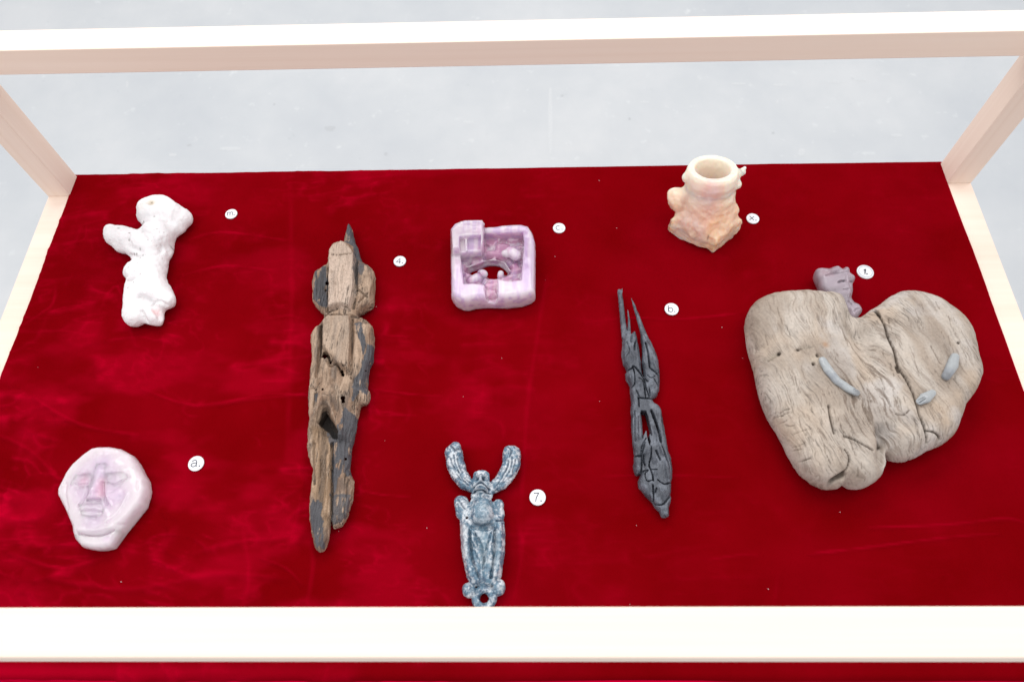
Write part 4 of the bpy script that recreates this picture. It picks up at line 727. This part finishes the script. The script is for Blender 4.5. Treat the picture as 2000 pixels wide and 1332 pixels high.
# ================================================================== 7. charred splintered figure ("b.")
def charred():
    z = 0.014
    B1 = [(255,680),(300,625),(350,640),(365,615),(395,608),(410,690),(425,760),(440,850),(450,960),(468,1060),(484,1100),(478,1060),(466,960),(465,850),(462,740),(445,625),(470,630),(510,680),(560,770),(615,860),(640,920),(652,1040),(655,1150),(650,1230),(630,1290)]
    K1 = [(575,50),(550,80),(510,95),(505,108),(530,145),(570,165),(595,210),(610,290),(630,400),(650,500),(665,600),(690,680),(705,770),(695,890),(690,1000),(690,1100),(672,1140),(670,1220),(640,1240),(600,1235),(580,1180),(530,1130),(510,1090),(440,1020),(385,950),(372,890),(400,822),(360,832),(335,800),(325,740),(335,640),(320,500),(310,350),(303,220),(310,130),(295,20)]
    B2 = [(330,1190),(290,1120),(285,1060),(300,1030),(262,960),(245,870)]
    p = np.vstack([W2('B', B1, z), W2('K', K1, z), W2('B', B2, z)]); k = mpp('B', 400, 800, z)
    g = Grid(*bounds(np.vstack([p, W2('B', [(180, 115)], z)]), 0.005), 0.0, 0.038, 0.0010)
    P3 = np.stack([g.X, g.Y, g.X * 0], -1); d2 = poly_sd(g.X, g.Y, p) + 0.0007 * fbm(P3, 160, 2); R = Relief(0.02)
    # cracks
    WS = 0.72
    for pts, w, a in [([(285,1030),(350,1010),(370,985),(420,1030),(480,1110)], 8, -0.010), ([(370,1010),(385,1090),(380,1180),(340,1210)], 6, -0.008), ([(480,1110),(500,1200),(540,1320)], 6, -0.008), ([(460,1000),(480,1090),(520,1150)], 7, -0.008), ([(555,1010),(600,1050),(650,1090)], 7, -0.009), ([(500,730),(530,860),(545,1000)], 8, -0.008), ([(380,810),(385,740),(405,700)], 8, -0.006),
                      ([(430,1110),(470,1140),(490,1240)], 5, -0.005), ([(580,1110),(640,1200)], 5, -0.005), ([(400,1240),(430,1310)], 6, -0.006), ([(520,1080),(560,1110),(600,1090)], 5, -0.005), ([(300,720),(330,820),(290,880)], 6, -0.003), ([(350,650),(345,720)], 8, -0.005)]: R.st('B', pts, w * WS, a)
    for pts, w, a in [([(380,90),(440,100),(510,95)], 8, -0.008), ([(375,90),(385,180)], 7, -0.007), ([(435,0),(445,90)], 6, -0.006), ([(480,0),(490,80)], 6, -0.006), ([(500,215),(560,380),(590,520)], 12, -0.009), ([(345,640),(400,650),(440,520)], 6, -0.006), ([(325,645),(405,652)], 6, -0.007), ([(410,640),(405,800)], 7, -0.009), ([(430,640),(425,700),(440,740)], 8, -0.010),
                      ([(500,560),(498,650),(478,740),(510,830),(520,890)], 6, -0.009), ([(410,800),(470,790),(440,820),(455,890),(510,885)], 5, -0.007), ([(545,600),(585,690)], 8, -0.009), ([(480,745),(500,780),(555,780)], 5, -0.005), ([(560,880),(620,920),(690,905)], 6, -0.008), ([(515,930),(525,1090)], 7, -0.008), ([(550,960),(540,1000)], 6, -0.006), ([(520,1100),(600,1120),(660,1060),(690,1010)], 9, -0.008),
                      ([(340,220),(345,500)], 9, -0.004), ([(400,650),(410,560),(450,480)], 6, -0.005), ([(320,650),(405,655)], 5, -0.006), ([(600,560),(640,660),(680,780)], 6, -0.004), ([(600,250),(625,450)], 6, -0.003)]: R.st('K', pts, w * WS, a)
    for cc, pts, w, a in [('B', [(340,880)], 60, 0.004), ('B', [(590,950),(620,1020)], 26, 0.004), ('B', [(330,1110)], 30, 0.004), ('B', [(430,1180)], 30, 0.004), ('B', [(570,1190)], 36, 0.004), ('B', [(610,1280)], 20, 0.003), ('K', [(370,760)], 26, 0.004), ('K', [(460,620)], 22, 0.004), ('K', [(530,700)], 24, 0.004), ('K', [(530,830)], 22, 0.003), ('K', [(640,720),(660,850)], 22, 0.004), ('K', [(450,960)], 40, 0.003), ('K', [(610,1010)], 40, 0.004), ('K', [(620,1180)], 28, -0.002), ('K', [(540,420),(610,640)], 16, 0.004), ('K', [(385,280),(390,480)], 14, 0.004)]: R.st(cc, pts, w, a)
    top = np.clip(0.0115 + R.ev(g.X, g.Y), 0.0012, 1); F = g.slab(d2, 0.0065, top, 0.010, z)
    for h in ([(400,222),(450,228),(465,280),(482,350),(498,430),(505,470),(484,440),(476,460),(490,520),(484,570),(462,515),(447,415),(425,450),(412,510),(407,350),(392,250)], [(500,225),(530,290),(560,360),(572,430),(560,420),(530,340),(508,290)]):
        hp = W2('K', h, 0.016); F = smax(F, -np.repeat(poly_sd(g.X, g.Y, hp)[:, :, None], len(g.z), 2).astype(np.float32), 0.0008)
    W = lambda x, y, zz: W3('B', x, y, zz)
    sp = [([W(222,160,0.018), W(240,300,0.017), W(262,500,0.016), W(285,720,0.015)], [24 * k, 28 * k, 30 * k, 34 * k]), ([W(312,362,0.020), W(325,480,0.018), W(325,620,0.018), W(305,760,0.016)], [7 * k, 13 * k, 22 * k, 28 * k]), ([W(350,238,0.022), W(385,330,0.020), W(435,480,0.018), W(480,620,0.016), W(540,740,0.015), W(600,880,0.014)], [5 * k, 15 * k, 24 * k, 32 * k, 34 * k, 34 * k])]
    for s_, r_ in sp: F = smin(F, g.caps(s_, r_), 0.0012)
    F = smin(F, g.caps([W(250,132,0.022), W(238,230,0.018)], [6 * k, 12 * k]), 0.0008); F = smax(F, -g.caps([W(214,150,0.026), W(222,215,0.024)], [9 * k, 4 * k]), 0.001)
    V, Q = surfnet(F, g); V = lap(V, Q, 1, 0.4); N = vnorm(V, Q); fl = V.copy()
    V = V + N * (0.0008 * fbm(V * [2.2, 0.6, 1.5], 130, 3) + 0.0004 * fbm(V, 400, 2))[:, None]
    col = mixc(np.tile(srgb(80, 84, 93), (len(V), 1)), ss(fbm(V, 70, 4), -0.2, 0.4), srgb(112, 117, 127)); col = mixc(col, 0.8 * ss(fbm(V * [1, .6, 1], 170, 3, off=4), 0.1, 0.4), srgb(60, 63, 72)); col = mixc(col, 0.7 * ss(vnoise(V * 900), 0.86, 0.95) * ss(fbm(V, 50, 2, off=3), 0, 0.4), srgb(180, 182, 188))
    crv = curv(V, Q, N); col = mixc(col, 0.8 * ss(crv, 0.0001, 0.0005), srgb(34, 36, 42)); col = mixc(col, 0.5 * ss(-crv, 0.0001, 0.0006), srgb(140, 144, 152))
    m = mat_sculpt('charred_wood', rough=0.5, nscale=600, bump=0.5, bdist=0.0008, flow=True, var=(0.75, 1.2), fscale=(600, 60), fbump=0.4, crack=0.6, spec=0.5)
    t = empty('charred_figure', (*W3('B', 500, 1300, 0)[:2], Z_CL), 'charcoal grey burnt wood splinter with three long prongs and cracked segments', 'sculpture')
    Fc = V[Q].mean(1); lab = np.zeros(len(Q), int); S = lambda cc, pts: poly_sd(Fc[:, 0], Fc[:, 1], W2(cc, pts, 0.018)) < 0
    lab[S('K', [(250, -20), (700, -20), (700, 640), (500, 560), (480, 640), (410, 640), (250, 650)])] = 1; lab[S('K', [(250, 645), (405, 650), (410, 820), (380, 860), (250, 860)])] = 2; lab[S('K', [(405, 650), (480, 560), (720, 640), (720, 905), (620, 920), (560, 885), (400, 880)])] = 3; lab[S('K', [(360, 815), (400, 880), (560, 885), (620, 920), (720, 905), (720, 1300), (500, 1300), (360, 950)])] = 4
    lab[S('B', [(150, 100), (285, 100), (300, 640), (262, 790), (230, 790)])] = 5; lab[S('B', [(290, 330), (340, 330), (350, 640), (310, 700), (298, 640)])] = 6; lab[S('B', [(330, 200), (400, 200), (530, 680), (448, 720), (430, 600)])] = 7
    lab[S('B', [(442, 720), (530, 680), (680, 900), (680, 1090), (555, 1010), (470, 1080)])] = 8
    split_parts(V, Q, lab, ['upper_body', 'middle_strut', 'broken_knuckle', 'lower_body', 'tail_end', 'prong', 'prong', 'prong', 'shoulder_piece'], m, t, col, fl)
charred()

# ================================================================== 8. heart shaped driftwood ("1.")
HEART_TOP = None
def heart():
    global HEART_TOP
    z = 0.036; c = 'H'
    out = [(62,370),(75,310),(120,255),(210,215),(300,205),(400,202),(500,205),(560,215),(600,235),(625,270),(645,310),(665,335),(690,340),(720,322),(760,295),(800,270),(840,238),(890,212),(950,204),(1020,208),(1090,232),(1160,265),(1230,315),(1280,360),(1320,430),(1345,500),(1360,580),(1380,655),(1370,710),(1335,780),(1290,840),(1270,900),(1250,960),(1215,1020),(1160,1060),(1090,1090),(1050,1115),(990,1140),(940,1145),(880,1133),(850,1105),(855,1150),(845,1200),(815,1250),(760,1285),(700,1297),(650,1290),(625,1274),(600,1295),(550,1300),(480,1285),(400,1230),(340,1160),(290,1070),(240,970),(185,890),(140,760),(115,640),(80,520),(65,440)]
    p = smooth_poly(W2(c, out, z), 2); g = Grid(*bounds(p, 0.006), 0.0, 0.095, 0.00145); P3 = np.stack([g.X, g.Y, g.X * 0], -1)
    d2 = poly_sd(g.X, g.Y, p) + 0.0035 + 0.0015 * fbm(P3, 45, 3)
    R = Relief(0.066)
    R.st(c, [(330,520),(420,800),(560,1080)], 240, 0.010).st(c, [(1050,480),(1060,760),(980,960)], 230, 0.008).st(c, [(690,330),(720,480),(770,700),(820,920),(850,1130)], 60, -0.012).st(c, [(680,320),(700,420)], 60, -0.012).st(c, [(835,960),(850,1120)], 34, -0.022)
    R.st(c, [(500,560),(640,760),(700,960)], 50, -0.003).st(c, [(620,600),(740,900),(800,1080)], 26, 0.003).st(c, [(860,1020),(1000,1090),(1090,1080)], 40, -0.006).st(c, [(1000,420),(1150,470),(1260,640)], 60, -0.003).st(c, [(1220,690),(1330,800)], 14, -0.003)
    R.st(c, [(180,420),(200,640),(300,860)], 60, -0.003).st(c, [(870,480),(960,600),(1040,700)], 50, 0.002).st(c, [(612,1225),(625,1290)], 26, -0.007)
    top = np.clip(0.034 + R.ev(g.X, g.Y) + 0.0022 * fbm(P3, 18, 3), 0.008, 1)
    F = g.slab(d2, 0.034, top, 0.034, z, 2.3); HEART_TOP = (g, top + z)
    V, Q = surfnet(F, g); del F; V = lap(V, Q, 2); N = vnorm(V, Q); up = upm(N)
    D = Relief(0.066)
    for pts, w, a in [([(800,290),(812,345),(835,400),(850,470),(880,540),(900,620),(940,690),(975,760),(1000,830),(1020,900),(1050,970),(1080,1030)], 5, -0.006), ([(798,292),(808,335)], 6, -0.006), ([(895,630),(905,655)], 8, -0.006), ([(600,1015),(650,1030),(700,1055),(770,1085)], 4, -0.005), ([(605,1085),(630,1130),(628,1185),(590,1215)], 4, -0.005), ([(1060,980),(1110,985),(1160,1005)], 5, -0.004), ([(515,850),(525,920),(545,1000)], 5, -0.005), ([(890,885),(930,895),(960,870)], 4, -0.003),
                      ([(180,840),(200,890),(240,960)], 6, -0.004), ([(240,960),(300,980),(330,1040)], 5, -0.004), ([(205,870),(250,870)], 5, -0.003), ([(350,1160),(380,1215)], 6, -0.004), ([(830,1000),(850,1030)], 8, -0.006), ([(560,1240),(620,1210)], 12, -0.006), ([(1215,690),(1320,800)], 5, -0.003), ([(1080,520),(1130,610)], 4, -0.0025), ([(200,580),(225,570),(250,555)], 11, -0.003), ([(340,540),(380,532),(430,522)], 9, -0.0025), ([(805,950),(815,990),(840,1040)], 6, -0.005)]: D.st(c, pts, w, a)
    rr = random.Random(11)
    for _ in range(90):
        x = rr.uniform(120, 1300); y = rr.uniform(260, 1200); l = rr.uniform(25, 110); dx = 0.33 * l + rr.uniform(-8, 8)
        D.st(c, [(x, y), (x + dx * .4 + rr.uniform(-5, 5), y + l * .5), (x + dx, y + l)], rr.uniform(2.4, 3.6), -rr.uniform(0.0006, 0.0019))
    for _ in range(22):
        y = rr.uniform(820, 1230); x = 190 + (y - 820) * 0.42 + rr.uniform(-15, 90); l = rr.uniform(20, 60); an = rr.uniform(-0.5, 0.9)
        D.st(c, [(x, y), (x + l * .5, y + l * .5 * an + rr.uniform(-6, 6)), (x + l, y + l * an)], rr.uniform(2.4, 3.6), -rr.uniform(0.0008, 0.0022))
    for x, y, r, a in [(458, 570, 8, -0.010), (435, 618, 8, -0.010), (1242, 491, 5, -0.010), (246, 558, 7, -0.006), (352, 541, 6, -0.005)]: D.st(c, [(x, y)], r, a)
    D.st(c, [(455,570),(440,620)], 26, 0.002)
    # grain coordinate (across, along): runs down and to the right, swirling round the cleft
    th = math.atan2(-1.0, 0.33); ax = np.array([math.cos(th), math.sin(th)]); pr = np.array([-ax[1], ax[0]])
    w1 = fbm(V, 9, 2, off=1) ; w2 = fbm(V, 22, 3, off=2); cl = W2(c, [(700, 480)], 0.066)[0]; dc = np.exp(-(np.hypot(V[:, 0] - cl[0], V[:, 1] - cl[1]) / 0.05) ** 2)
    w3 = fbm(V, 60, 2, off=22); acr = V[:, 0] * pr[0] + V[:, 1] * pr[1] + 0.024 * w1 + 0.010 * w2 + 0.0022 * w3 + 0.012 * dc; alg = V[:, 0] * ax[0] + V[:, 1] * ax[1] + 0.01 * w2
    fl = np.stack([acr, alg, V[:, 2]], -1)
    gr = fbm(np.stack([acr * 330, alg * 20, V[:, 2] * 30], -1), 1.0, 3); gr2 = fbm(np.stack([acr * 120, alg * 9, V[:, 2] * 10], -1), 1.0, 2, off=5); rough = 0.35 + 0.9 * np.clip(near(V, c, [(560,900),(720,500),(760,900)], 150, 0.066) + 0.3, 0, 1)
    V0 = V; ridge = -np.clip(np.abs(gr2) * -3 + 0.5, 0, 1)
    V = V + N * (D.ev(V[:, 0], V[:, 1]) * up + rough * (0.0009 * gr + 0.0010 * ridge) + 0.0008 * fbm(V, 60, 3))[:, None]
    col = mixc(np.tile(srgb(208, 196, 184), (len(V), 1)), ss(fbm(np.stack([acr * 40, alg * 8, V[:, 2] * 10], -1), 1.0, 4), -0.25, 0.35), srgb(186, 170, 155)); col = mixc(col, 0.5 * ss(fbm(V, 16, 3, off=7), 0.0, 0.5), srgb(208, 184, 160)); col = mixc(col, 0.7 * ss(fbm(V, 20, 4, off=11), 0.08, 0.45), srgb(216, 208, 202))
    col = mixc(col, 0.5 * ss(fbm(V, 12, 3, off=15), 0.1, 0.5), srgb(150, 134, 120)); sg = ss(fbm(np.stack([acr * 220, alg * 30, V[:, 2] * 30], -1), 1.0, 4, 0.65, off=3), 0.14, 0.34); col = mixc(col, 0.55 * sg * rough, srgb(120, 102, 88))
    col = mixc(col, 0.6 * near(V, c, [(505, 505)], 18, 0.066), srgb(190, 140, 95)); ck = ss(-D.ev(V0[:, 0], V0[:, 1]), 0.0012, 0.004) * up; col = mixc(col, 0.85 * ck, srgb(60, 50, 42)); col = mixc(col, 0.7 * near(V, c, [(210, 575), (238, 562)], 9, 0.066) , srgb(220, 205, 185)); col = mixc(col, 0.6 * near(V, c, [(380, 532), (430, 522)], 8, 0.066), srgb(225, 212, 195)); col = mixc(col, 0.5 * near(V, c, [(455, 590), (440, 600)], 24, 0.066), srgb(225, 208, 186))
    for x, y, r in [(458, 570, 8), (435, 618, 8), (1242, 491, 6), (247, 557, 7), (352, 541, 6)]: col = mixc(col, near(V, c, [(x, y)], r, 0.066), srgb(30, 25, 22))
    crv = curv(V, Q, N); col = mixc(col, 0.5 * ss(crv, 0.00012, 0.0006) * up, srgb(110, 94, 80))
    m = mat_sculpt('weathered_driftwood', patch=1, rough=0.8, nscale=260, bump=0.35, bdist=0.0008, flow=True, var=(0.9, 1.08), fscale=(480, 50), fbump=0.5, crack=0.75, spec=0.25)
    t = empty('driftwood_heart', (*W3(c, 720, 750, 0)[:2], Z_CL), 'large heart shaped slab of pale weathered driftwood with a cleft and long crack', 'driftwood')
    Fc = V[Q].mean(1); lab = (poly_sd(Fc[:, 0], Fc[:, 1], W2(c, [(690, 200), (700, 400), (770, 700), (820, 920), (850, 1120), (1000, 1400), (1600, 1400), (1600, 100)], 0.05)) < 0).astype(int)
    split_parts(V, Q, lab, ['left_lobe', 'right_lobe'], m, t, col, fl, gain=0.70)
heart()
def heart_z(x, y):
    g, T = HEART_TOP; i = int(round((x - g.o[0]) / g.h)); j = int(round((y - g.o[1]) / g.h)); return float(T[min(max(i, 0), T.shape[0] - 1), min(max(j, 0), T.shape[1] - 1)])
SMOKE = mat_sculpt('smoky_glass', rough=0.28, nscale=150, bump=0.15, bdist=0.0008, sss=0.35, ssr=(1, 1, 1), sscale=0.012, trans=0.25, spec=0.5, coat=0.2, var=(0.95, 1.04), ior=1.4)
def on_heart(x, y):
    """iterate to the height of the wood's upper surface under a survey point"""
    z = 0.07
    for _ in range(4):
        a = W3('H', x, y, z); z = heart_z(a[0], a[1])
    return z
def finger(name, label, pts, rads, sq, flat=None, grooves=(), dark=None):
    k = mpp('H', *pts[0], 0.07); P = [W3('H', x, y, on_heart(x, y) + 0.004) for x, y in pts]; A = np.array(P)
    g = Grid(A[:, 0].min() - 0.016, A[:, 0].max() + 0.016, A[:, 1].min() - 0.016, A[:, 1].max() + 0.016, A[:, 2].min() - 0.014, A[:, 2].max() + 0.016, 0.0007)
    F = g.caps(P, [r * k for r in rads], sq); V, Q = surfnet(F, g); V = lap(V, Q, 2); N = vnorm(V, Q)
    zz = A[:, 2].mean(); R = Relief(zz)
    for gp, w, a in grooves: R.st('H', gp, w, a)
    V = V + N * (R.ev(V[:, 0], V[:, 1]) * upm(N) + 0.0004 * fbm(V, 120, 3))[:, None]
    col = mixc(np.tile(srgb(172, 176, 178), (len(V), 1)), ss(fbm(V, 60, 3), -0.1, 0.5), srgb(148, 152, 158))
    if dark: col = mixc(col, 0.7 * near(V, 'H', [dark], 22, zz), srgb(105, 105, 108))
    o = rawmesh(name, V, Q, SMOKE, None, col, None, None, A.mean(0)); tag(o, label, 'glass piece')
finger('glass_finger', 'long bent smoky grey glass finger lying beside two small holes in the driftwood', [(500,578),(530,630),(580,690),(640,732),(688,757)], [22, 25, 24, 23, 19], 0.8, grooves=[([(672, 742), (700, 735)], 4, -0.0015), ([(668, 752), (695, 752)], 4, -0.0012)], dark=(690, 755))
finger('glass_finger', 'short curved grey glass finger with a dark tip near the right edge of the driftwood', [(1232,560),(1218,605),(1185,665)], [24, 31, 24], 0.9, dark=(1180, 670))
finger('glass_finger', 'small stubby grey glass piece with two notches beside the long crack in the driftwood', [(1108,758),(1070,785),(1038,806)], [20, 31, 20], 0.7, grooves=[([(1022, 800), (1050, 790)], 4, -0.003), ([(1035, 815), (1060, 798)], 4, -0.003)])

def grey_head():
    c = 'G'; z = 0.035; k = mpp(c, 800, 500, z)
    out = [(330,230),(345,180),(420,160),(500,166),(590,170),(660,140),(770,125),(850,180),(900,150),(950,145),(1005,190),(1015,260),(1070,300),(1115,350),(1110,400),(1080,450),(1070,500),(1075,620),(1050,740),(1060,800),(1110,855),(1190,890),(1250,970),(1255,1030),(1200,1100),(1140,1180),(1050,1200),(960,1130),(880,1000),(800,900),(650,750),(520,620),(440,520),(415,430)]
    p = smooth_poly(W2(c, out, z), 2); g = Grid(*bounds(p, 0.005), 0.0, 0.062, 0.0009); R = Relief(z + 0.012)
    R.st(c, [(800,420),(860,390),(910,400)], 18, -0.0045).st(c, [(1040,400),(1080,395)], 16, -0.004).st(c, [(960,300),(970,420)], 40, 0.004).st(c, [(560,280),(660,250),(760,230)], 24, -0.004).st(c, [(480,220),(560,200)], 40, -0.002).st(c, [(780,240),(900,230)], 12, -0.002).st(c, [(640,180),(780,170)], 34, 0.003)
    R.st(c, [(930,190),(960,180)], 40, 0.004).st(c, [(900,560),(1000,560)], 12, -0.0025).st(c, [(1010,640),(990,720)], 30, 0.003).st(c, [(1000,800),(1060,860)], 18, -0.003).st(c, [(1090,1030),(1160,960),(1220,940)], 14, -0.002).st(c, [(1060,960),(1120,1060)], 40, 0.003).st(c, [(1030,330),(1090,350)], 26, 0.003).st(c, [(980,500),(1020,560)], 30, 0.002)
    top = np.clip(0.012 + R.ev(g.X, g.Y), 0.003, 1); F = g.slab(poly_sd(g.X, g.Y, p), 0.012, top, 0.030, z); V, Q = surfnet(F, g); V = lap(V, Q, 2); N = vnorm(V, Q); V = V + N * (0.0006 * fbm(V, 90, 3))[:, None]
    col = mixc(np.tile(srgb(182, 168, 178), (len(V), 1)), ss(fbm(V, 50, 3), -0.1, 0.5), srgb(160, 148, 156)); col = mixc(col, 0.5 * near(V, c, [(480, 220), (600, 240)], 90, z + .01), srgb(205, 172, 182)); col = mixc(col, 0.7 * near(V, c, [(820, 415), (900, 398)], 16, z + .01), srgb(90, 86, 92)); col = mixc(col, 0.7 * near(V, c, [(1050, 400), (1075, 400)], 14, z + .01), srgb(90, 86, 96)); col = mixc(col, 0.5 * near(V, c, [(720, 580)], 20, z + .01), srgb(120, 108, 114))
    t = empty('glass_figurine', (*W3(c, 800, 500, 0)[:2], Z_CL), 'small mauve grey glass head on a thin neck peeping out behind the driftwood cleft', 'figurine')
    Fc = V[Q].mean(1); lab = np.zeros(len(Q), int); lab[poly_sd(Fc[:, 0], Fc[:, 1], W2(c, [(850, 760), (1070, 740), (1150, 820), (1350, 900), (1350, 1300), (900, 1300), (750, 900)], z)) < 0] = 1
    lab[poly_sd(Fc[:, 0], Fc[:, 1], W2(c, [(250, 100), (620, 100), (600, 260), (520, 300), (400, 420), (250, 300)], z)) < 0] = 2
    split_parts(V, Q, lab, ['head', 'neck', 'crest'], SMOKE, t, col, None, gain=0.86)
grey_head()

# ================================================================== labels
PAPER = mat_plain('white_disc', (0.70, 0.71, 0.73), 0.35, 0.5); INK = mat_plain('dark_ink', (0.03, 0.035, 0.06), 0.6); RINGM = mat_plain('pale_blue_ink', (0.30, 0.34, 0.45), 0.6)
def arc(cx, cy, rx, ry, a0, a1, n=14): return [(cx + rx * math.cos(math.radians(a0 + (a1 - a0) * i / n)), cy + ry * math.sin(math.radians(a0 + (a1 - a0) * i / n))) for i in range(n + 1)]
GL = {'m': ([[(0, 0), (0, 1)], [(0, .6)] + arc(.3, .62, .3, .36, 180, 0) + [(.6, 0)], [(.6, .6)] + arc(.9, .62, .3, .36, 180, 0) + [(1.2, 0)]], 1.2),
      '4': ([[(.75, 0), (.75, 1.45), (0, .4), (1.0, .4)]], 1.0), 'c': ([arc(.48, .5, .48, .5, 50, 310)], .9), 'x': ([[(0, 0), (.9, 1)], [(0, 1), (.9, 0)]], .9),
      'a': ([[(.08, .78)] + arc(.45, .7, .34, .3, 150, 0, 10) + [(.79, .12), (.9, 0)], [(.79, .6), (.4, .54)] + arc(.36, .27, .34, .27, 90, 330, 12) + [(.79, .3)]], .9),
      'b': ([[(0, 1.5), (0, 0)], arc(.45, .5, .45, .5, 180, -180, 20)], .9), '7': ([[(0, 1.45), (.85, 1.45), (.45, .7), (.3, 0)]], .85), '1': ([[(0, 1.1), (.35, 1.45), (.35, 0)]], .45)}
def ribbon(bm, pts, w, z):
    pts = [Vector(q) for q in pts]; L = []; Rr = []
    for i, q in enumerate(pts):
        a = pts[max(i - 1, 0)]; b = pts[min(i + 1, len(pts) - 1)]; t = (b - a).normalized(); n = Vector((-t.y, t.x))
        if 0 < i < len(pts) - 1:
            t1 = (q - a).normalized(); d = max(0.35, abs(n.dot(Vector((-t1.y, t1.x))))); ww = w / d
        else: ww = w
        L.append(q + n * ww / 2); Rr.append(q - n * ww / 2)
    lo = [bm.verts.new((v.x, v.y, z)) for v in L]; ro = [bm.verts.new((v.x, v.y, z)) for v in Rr]
    for i in range(len(pts) - 1): bm.faces.new((lo[i], ro[i], ro[i + 1], lo[i + 1]))
def finish(bm, name, mat, parent):
    bmesh.ops.recalc_face_normals(bm, faces=bm.faces[:]); me = bpy.data.meshes.new(name); bm.to_mesh(me); bm.free(); me.materials.append(mat)
    o = bpy.data.objects.new(name, me); C.objects.link(o); o.parent = parent; return o
def disc_label(ch, u, v, r, rot, label, ring=False, tilt=(0, 0), size=0.72):
    a = at(u, v, 0.006); t = empty('number_disc', (a[0], a[1], 0.0058), label, 'label disc', 'small white lettered discs beside the objects'); t.rotation_euler = (tilt[0], tilt[1], math.radians(rot))
    bm = bmesh.new(); n = 40; prof = [(0.0, 0.0), (0.965, 0.0), (1.0, 0.0004), (1.0, 0.0016), (0.96, 0.0021), (0.0, 0.0021)]; rings = []
    for pr, pz in prof:
        rings.append([bm.verts.new((0, 0, pz))] if pr == 0 else [bm.verts.new((r * pr * math.cos(2 * math.pi * i / n), r * pr * math.sin(2 * math.pi * i / n), pz)) for i in range(n)])
    for A, B in zip(rings[:-1], rings[1:]):
        for i in range(n):
            j = (i + 1) % n
            if len(A) == 1: bm.faces.new((A[0], B[j], B[i]))
            elif len(B) == 1: bm.faces.new((A[i], A[j], B[0]))
            else: bm.faces.new((A[i], A[j], B[j], B[i]))
    finish(bm, 'disc', PAPER, t)
    strokes, w = GL[ch]; s = r * size; bm = bmesh.new(); h = 1.45 if ch in '4b71' else 1.0
    ox = -(w + 0.45) * s / 2; oy = -h * s / 2
    for st in strokes: ribbon(bm, [(ox + x * s, oy + y * s) for x, y in st], r * 0.095, 0.0024)
    dx = ox + (w + 0.38) * s; vs = [bm.verts.new((dx + r * 0.095 * math.cos(k * math.pi / 4), oy + r * 0.07 + r * 0.095 * math.sin(k * math.pi / 4), 0.0024)) for k in range(8)]; bm.faces.new(vs)
    finish(bm, 'lettering', INK, t)
    if ring:
        bm = bmesh.new(); q = [(r * 0.8 * math.cos(2 * math.pi * i / 48), r * 0.8 * math.sin(2 * math.pi * i / 48)) for i in range(49)]; ribbon(bm, q, r * 0.05, 0.0023); finish(bm, 'printed_ring', RINGM, t)
disc_label('m', 452, 419, 0.0112, 5, 'small white disc lettered m at the upper left beside the bone white torso', size=0.72)
disc_label('4', 781, 511, 0.0110, 0, 'small white disc numbered 4 beside the head of the long driftwood figure', size=0.7)
disc_label('c', 1092, 446.5, 0.0112, 0, 'small white disc lettered c to the right of the pink glass block', size=0.76)
disc_label('x', 1470, 428, 0.0115, -8, 'small white disc lettered x to the right of the peach vessel', size=0.78)
disc_label('a', 383.5, 905.5, 0.0122, 2, 'small white disc lettered a to the right of the frosted glass face', size=0.86)
disc_label('b', 1311.5, 604.5, 0.0118, -3, 'small white disc lettered b to the right of the charred splinter prongs', size=0.7)
disc_label('7', 1050, 971.5, 0.0122, 0, 'small white disc numbered 7 to the right of the blue horned figure', size=0.72)
disc_label('1', 1689.5, 532, 0.0142, -16, 'largest white disc, numbered 1 with a thin ring, behind the driftwood heart', ring=True, size=0.5)

# ------------------------------------------------------------------ lint on the velvet
LINT = mat_plain('lint', (0.75, 0.6, 0.6), 0.9, 0.1); bm = bmesh.new()
spots = [(834, 1031), (237, 1136), (337, 1013), (1065, 548), (1170, 354), (1204, 446), (1171, 784), (1243, 1026), (752, 861), (662, 1038), (1410, 640), (735, 600), (1084, 502), (75, 718), (1230, 1180), (1500, 1150), (1450, 700), (980, 700), (905, 775), (1640, 1000)]
rr = random.Random(5)
for u, v in spots:
    a = at(u, v, 0.006); s = rr.uniform(0.0004, 0.0009); an = rr.uniform(0, 3.1)
    vs = []
    for kx, ky, kz in [(-1.5, 0, 0), (0, 0.6, 0), (1.5, 0, 0), (0, -0.6, 0), (0, 0, 0.7)]:
        x, y = kx * s, ky * s; vs.append(bm.verts.new((a[0] + x * math.cos(an) - y * math.sin(an), a[1] + x * math.sin(an) + y * math.cos(an), 0.0072 + kz * s)))
    for i in range(4): bm.faces.new((vs[i], vs[(i + 1) % 4], vs[4]))
me = bpy.data.meshes.new('lint'); bm.to_mesh(me); bm.free(); me.materials.append(LINT); o = bpy.data.objects.new('lint', me); C.objects.link(o)
tag(o, 'tiny pale flecks of lint scattered on the red velvet', 'lint', kind='stuff')
